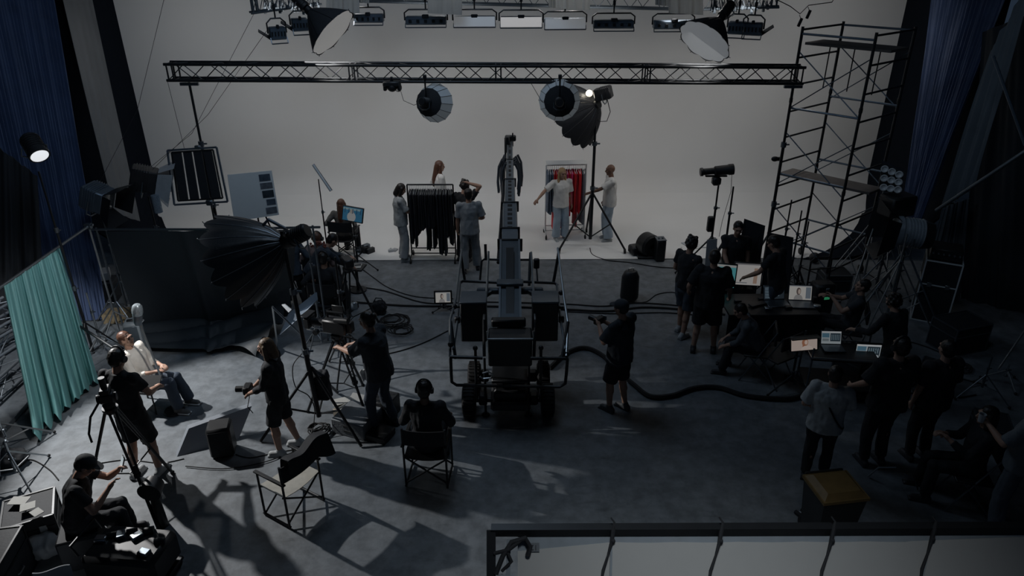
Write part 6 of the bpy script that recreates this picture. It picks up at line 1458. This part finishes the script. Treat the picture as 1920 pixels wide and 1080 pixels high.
# dark right area
light_stand('tripod stand with pale legs in the dark, nearest the ribbed spotlight', G(1655, 620), 1.8, .8, 100, SMET, 1.35, .016); light_stand('tripod stand with pale legs in the dark, left of the ribbed spotlight stand', G(1610, 560), 2.4, .9, 230, SMET, 1.7, .016)
light_stand('tripod stand with pale legs in the dark, behind the sitting person with raised hands', G(1640, 520), 2.2, .7, 20, SMET, 1.5, .016)
t = light_stand('low bright stand near the right edge with a long slanting pole', G(1880, 720), .35, .3, 30, SMET, .25, .014); stick('slanting_pole', 'bright thin pole slanting from the low stand to the right edge', 'pole', [VD(1872, 692, 9.0), VD(1935, 600, 9.4)], .014, SMET)
stick('bent_tube', 'curved pale tube frame on the dark floor right of the bin, left bend', 'frame', [G(1628, 893, .02), G(1648, 876, .25), G(1680, 876, .25)], .011, SMET); stick('bent_tube', 'curved dull tube frame on the dark floor right of the bin, right bend', 'frame', [G(1695, 888, .25), G(1716, 900, .2), G(1721, 918, .02)], .010, GMET)
light_stand('small black stand beside the low bright stand at the far right', G(1835, 745), .7, .4, 70, GMET, .4, .012)
for i, (x, y, d_, lab) in enumerate(((1560, 540, (.5, .4, .35), 'black case on the floor below the huge tripod stands'), (1790, 650, (.7, .5, .5), 'dark case at the foot of the large black drape'), (1600, 700, (.5, .45, .4), 'dark case behind the equipment cart'), (1745, 720, (.5, .4, .3), 'low dark case on the floor right of the cart'), (1850, 830, (.5, .4, .35), 'dark case behind the person in grey at the right edge'))):
    flight_case(lab, G(x, y), d_, R(i*17), handles=False)
for i, pts in enumerate((((1560, 640), (1620, 652), (1700, 640), (1790, 672)), ((1640, 700), (1700, 690), (1760, 700), (1850, 722)), ((1500, 500), (1560, 520), (1620, 512), (1650, 530)), ((1690, 740), (1740, 735), (1790, 745), (1830, 740)))):
    fcable(('cable in the dark behind the equipment cart', 'cable in the dark right of the monitors', 'loose cable near the scaffold feet', 'cable on the dark floor right of the person in black')[i], pts, .01)
coil('coil of cable in the dark right of the monitors', G(1795, 690), .22, 4, .01, 21); coil('coil of cable on the dark floor behind the sitting person at right', G(1735, 735), .28, 4, .01, 22)
# ================================================================ foreground diffusion frame
FA, FB = VD(921, 994, 4.55), VD(2050, 990, 4.45)
FC, FE = VD(921, 1240, 3.9), VD(2050, 1240, 3.8)
t = thing('diffusion_frame', 'large black frame with stretched pale cloth in the lower right foreground', 'frame', (0,0,0))
build('frame_bar', MB().bar(FA, FB, .075), BMET, t); build('frame_bar', MB().bar(FA, FC, .075), BMET, t); build('frame_bar', MB().bar(FB, FE, .075), BMET, t); build('frame_bar', MB().bar(FC, FE, .075), BMET, t)
CLF = M('frame_cloth', (.42, .43, .43), .7, var=.03, trans=.25)
def fq(u, v): return FA.lerp(FB, u).lerp(FC.lerp(FE, u), v)
nf = (FB-FA).cross(FC-FA).normalized()
if nf.z < 0: nf = -nf
ties = [.205, .385, .57, .735]
def edgev(u):
    if u < .035: return .17
    if u < .205: return .17 - .072*(u-.035)/.17
    if u < .70: return .098 + .006*abs(math.sin(30*u))
    return .098 - .05*(u-.70)/.3
cl = build('cloth', MB().sheet(lambda u, v: fq(.045+.955*u, edgev(.045+.955*u) + (1-edgev(.045+.955*u))*v) + nf*(-.01*math.sin(PI*v)), 90, 10, .006), CLF, t, True)
build('cloth_hem', MB().sheet(lambda u, v: fq(.045+.955*u, edgev(.045+.955*u) *(1-v) + .02*v) - nf*.004, 90, 3, .004), M('grey_webbing', (.17, .20, .23), .7), t, True)
for i, u_ in enumerate(ties):
    e = edgev(u_); s0 = fq(u_, -.05)
    build('tie_strap', MB().tube([fq(u_-.004, -.10) + nf*.05, fq(u_+.002, -.06)+nf*.055, fq(u_, .0) + nf*.05, fq(u_-.002, e) + nf*.02, fq(u_-.008, e+.10) + nf*.02, fq(u_-.016, e+.22) + nf*.01, fq(u_-.020, e+.34) + nf*.015], [.007, .010, .018, .016, .010, .014, .007], 6), BLK, t, True)
    build('knot', MB().ell(fq(u_, e*.9) + nf*.02, (.022, .022, .028), None, 10, 8), BLK, t, True)
    if i in (0, 3): build('pale_strap', MB().bar(fq(u_-.002, e) + nf*.012, fq(u_-.028 if i else u_-.004, e+.5) + nf*.012, .018, .004), M('grey_webbing', (.17, .20, .23)), t)
build('corner_bundle', MB().tube([fq(.008, .34)+nf*.03, fq(.02, .20)+nf*.05, fq(.035, .09)+nf*.05, fq(.058, .06)+nf*.05, fq(.066, .13)+nf*.03, fq(.062, .20)+nf*.02], .022, 8).tube([fq(.005, .18)+nf*.04, fq(.03, .15)+nf*.06, fq(.05, .08)+nf*.05], .016, 8).tube([fq(.018, .32)+nf*.02, fq(.035, .24)+nf*.04, fq(.025, .14)+nf*.05], .014, 8), BLK, t, True)
build('corner_strap', MB().bar(fq(.012, .36)+nf*.02, fq(.040, .36)+nf*.02, .05, .006).bar(fq(.012, .44)+nf*.02, fq(.040, .44)+nf*.02, .05, .006).bar(fq(.030, .07)+nf*.02, fq(.028, .5)+nf*.01, .035, .006), M('grey_webbing', (.17, .20, .23)), t)
tagc = fq(.0725, .135) + nf*.012; ux = (FB-FA).normalized(); uy = (FC-FA).normalized()
tg = build('size_tag', MB().prism([tagc - ux*.045 - uy*.035, tagc + ux*.045 - uy*.035, tagc + ux*.045 + uy*.035, tagc - ux*.045 + uy*.035], nf*.003), M('worn_tag', (.10, .115, .13), .7), t)
fc = bpy.data.curves.new('tag_number', 'FONT'); fc.body = '12'; fc.size = .06; fc.extrude = .0008; fc.align_x = 'CENTER'; fc.align_y = 'CENTER'
fo = bpy.data.objects.new('tmp_text', fc); TMP.collection.objects.link(fo); dg = tmp_dg(); me = bpy.data.meshes.new_from_object(fo.evaluated_get(dg)); bpy.data.objects.remove(fo)
mx = Matrix((-ux, uy, nf)).transposed().to_4x4(); mx.translation = tagc + nf*.005; me.transform(mx); build('tag_number', me, BPLA, tg)
rebase(t, fq(.5, 1))
if 'TMP' in globals(): bpy.data.scenes.remove(TMP)
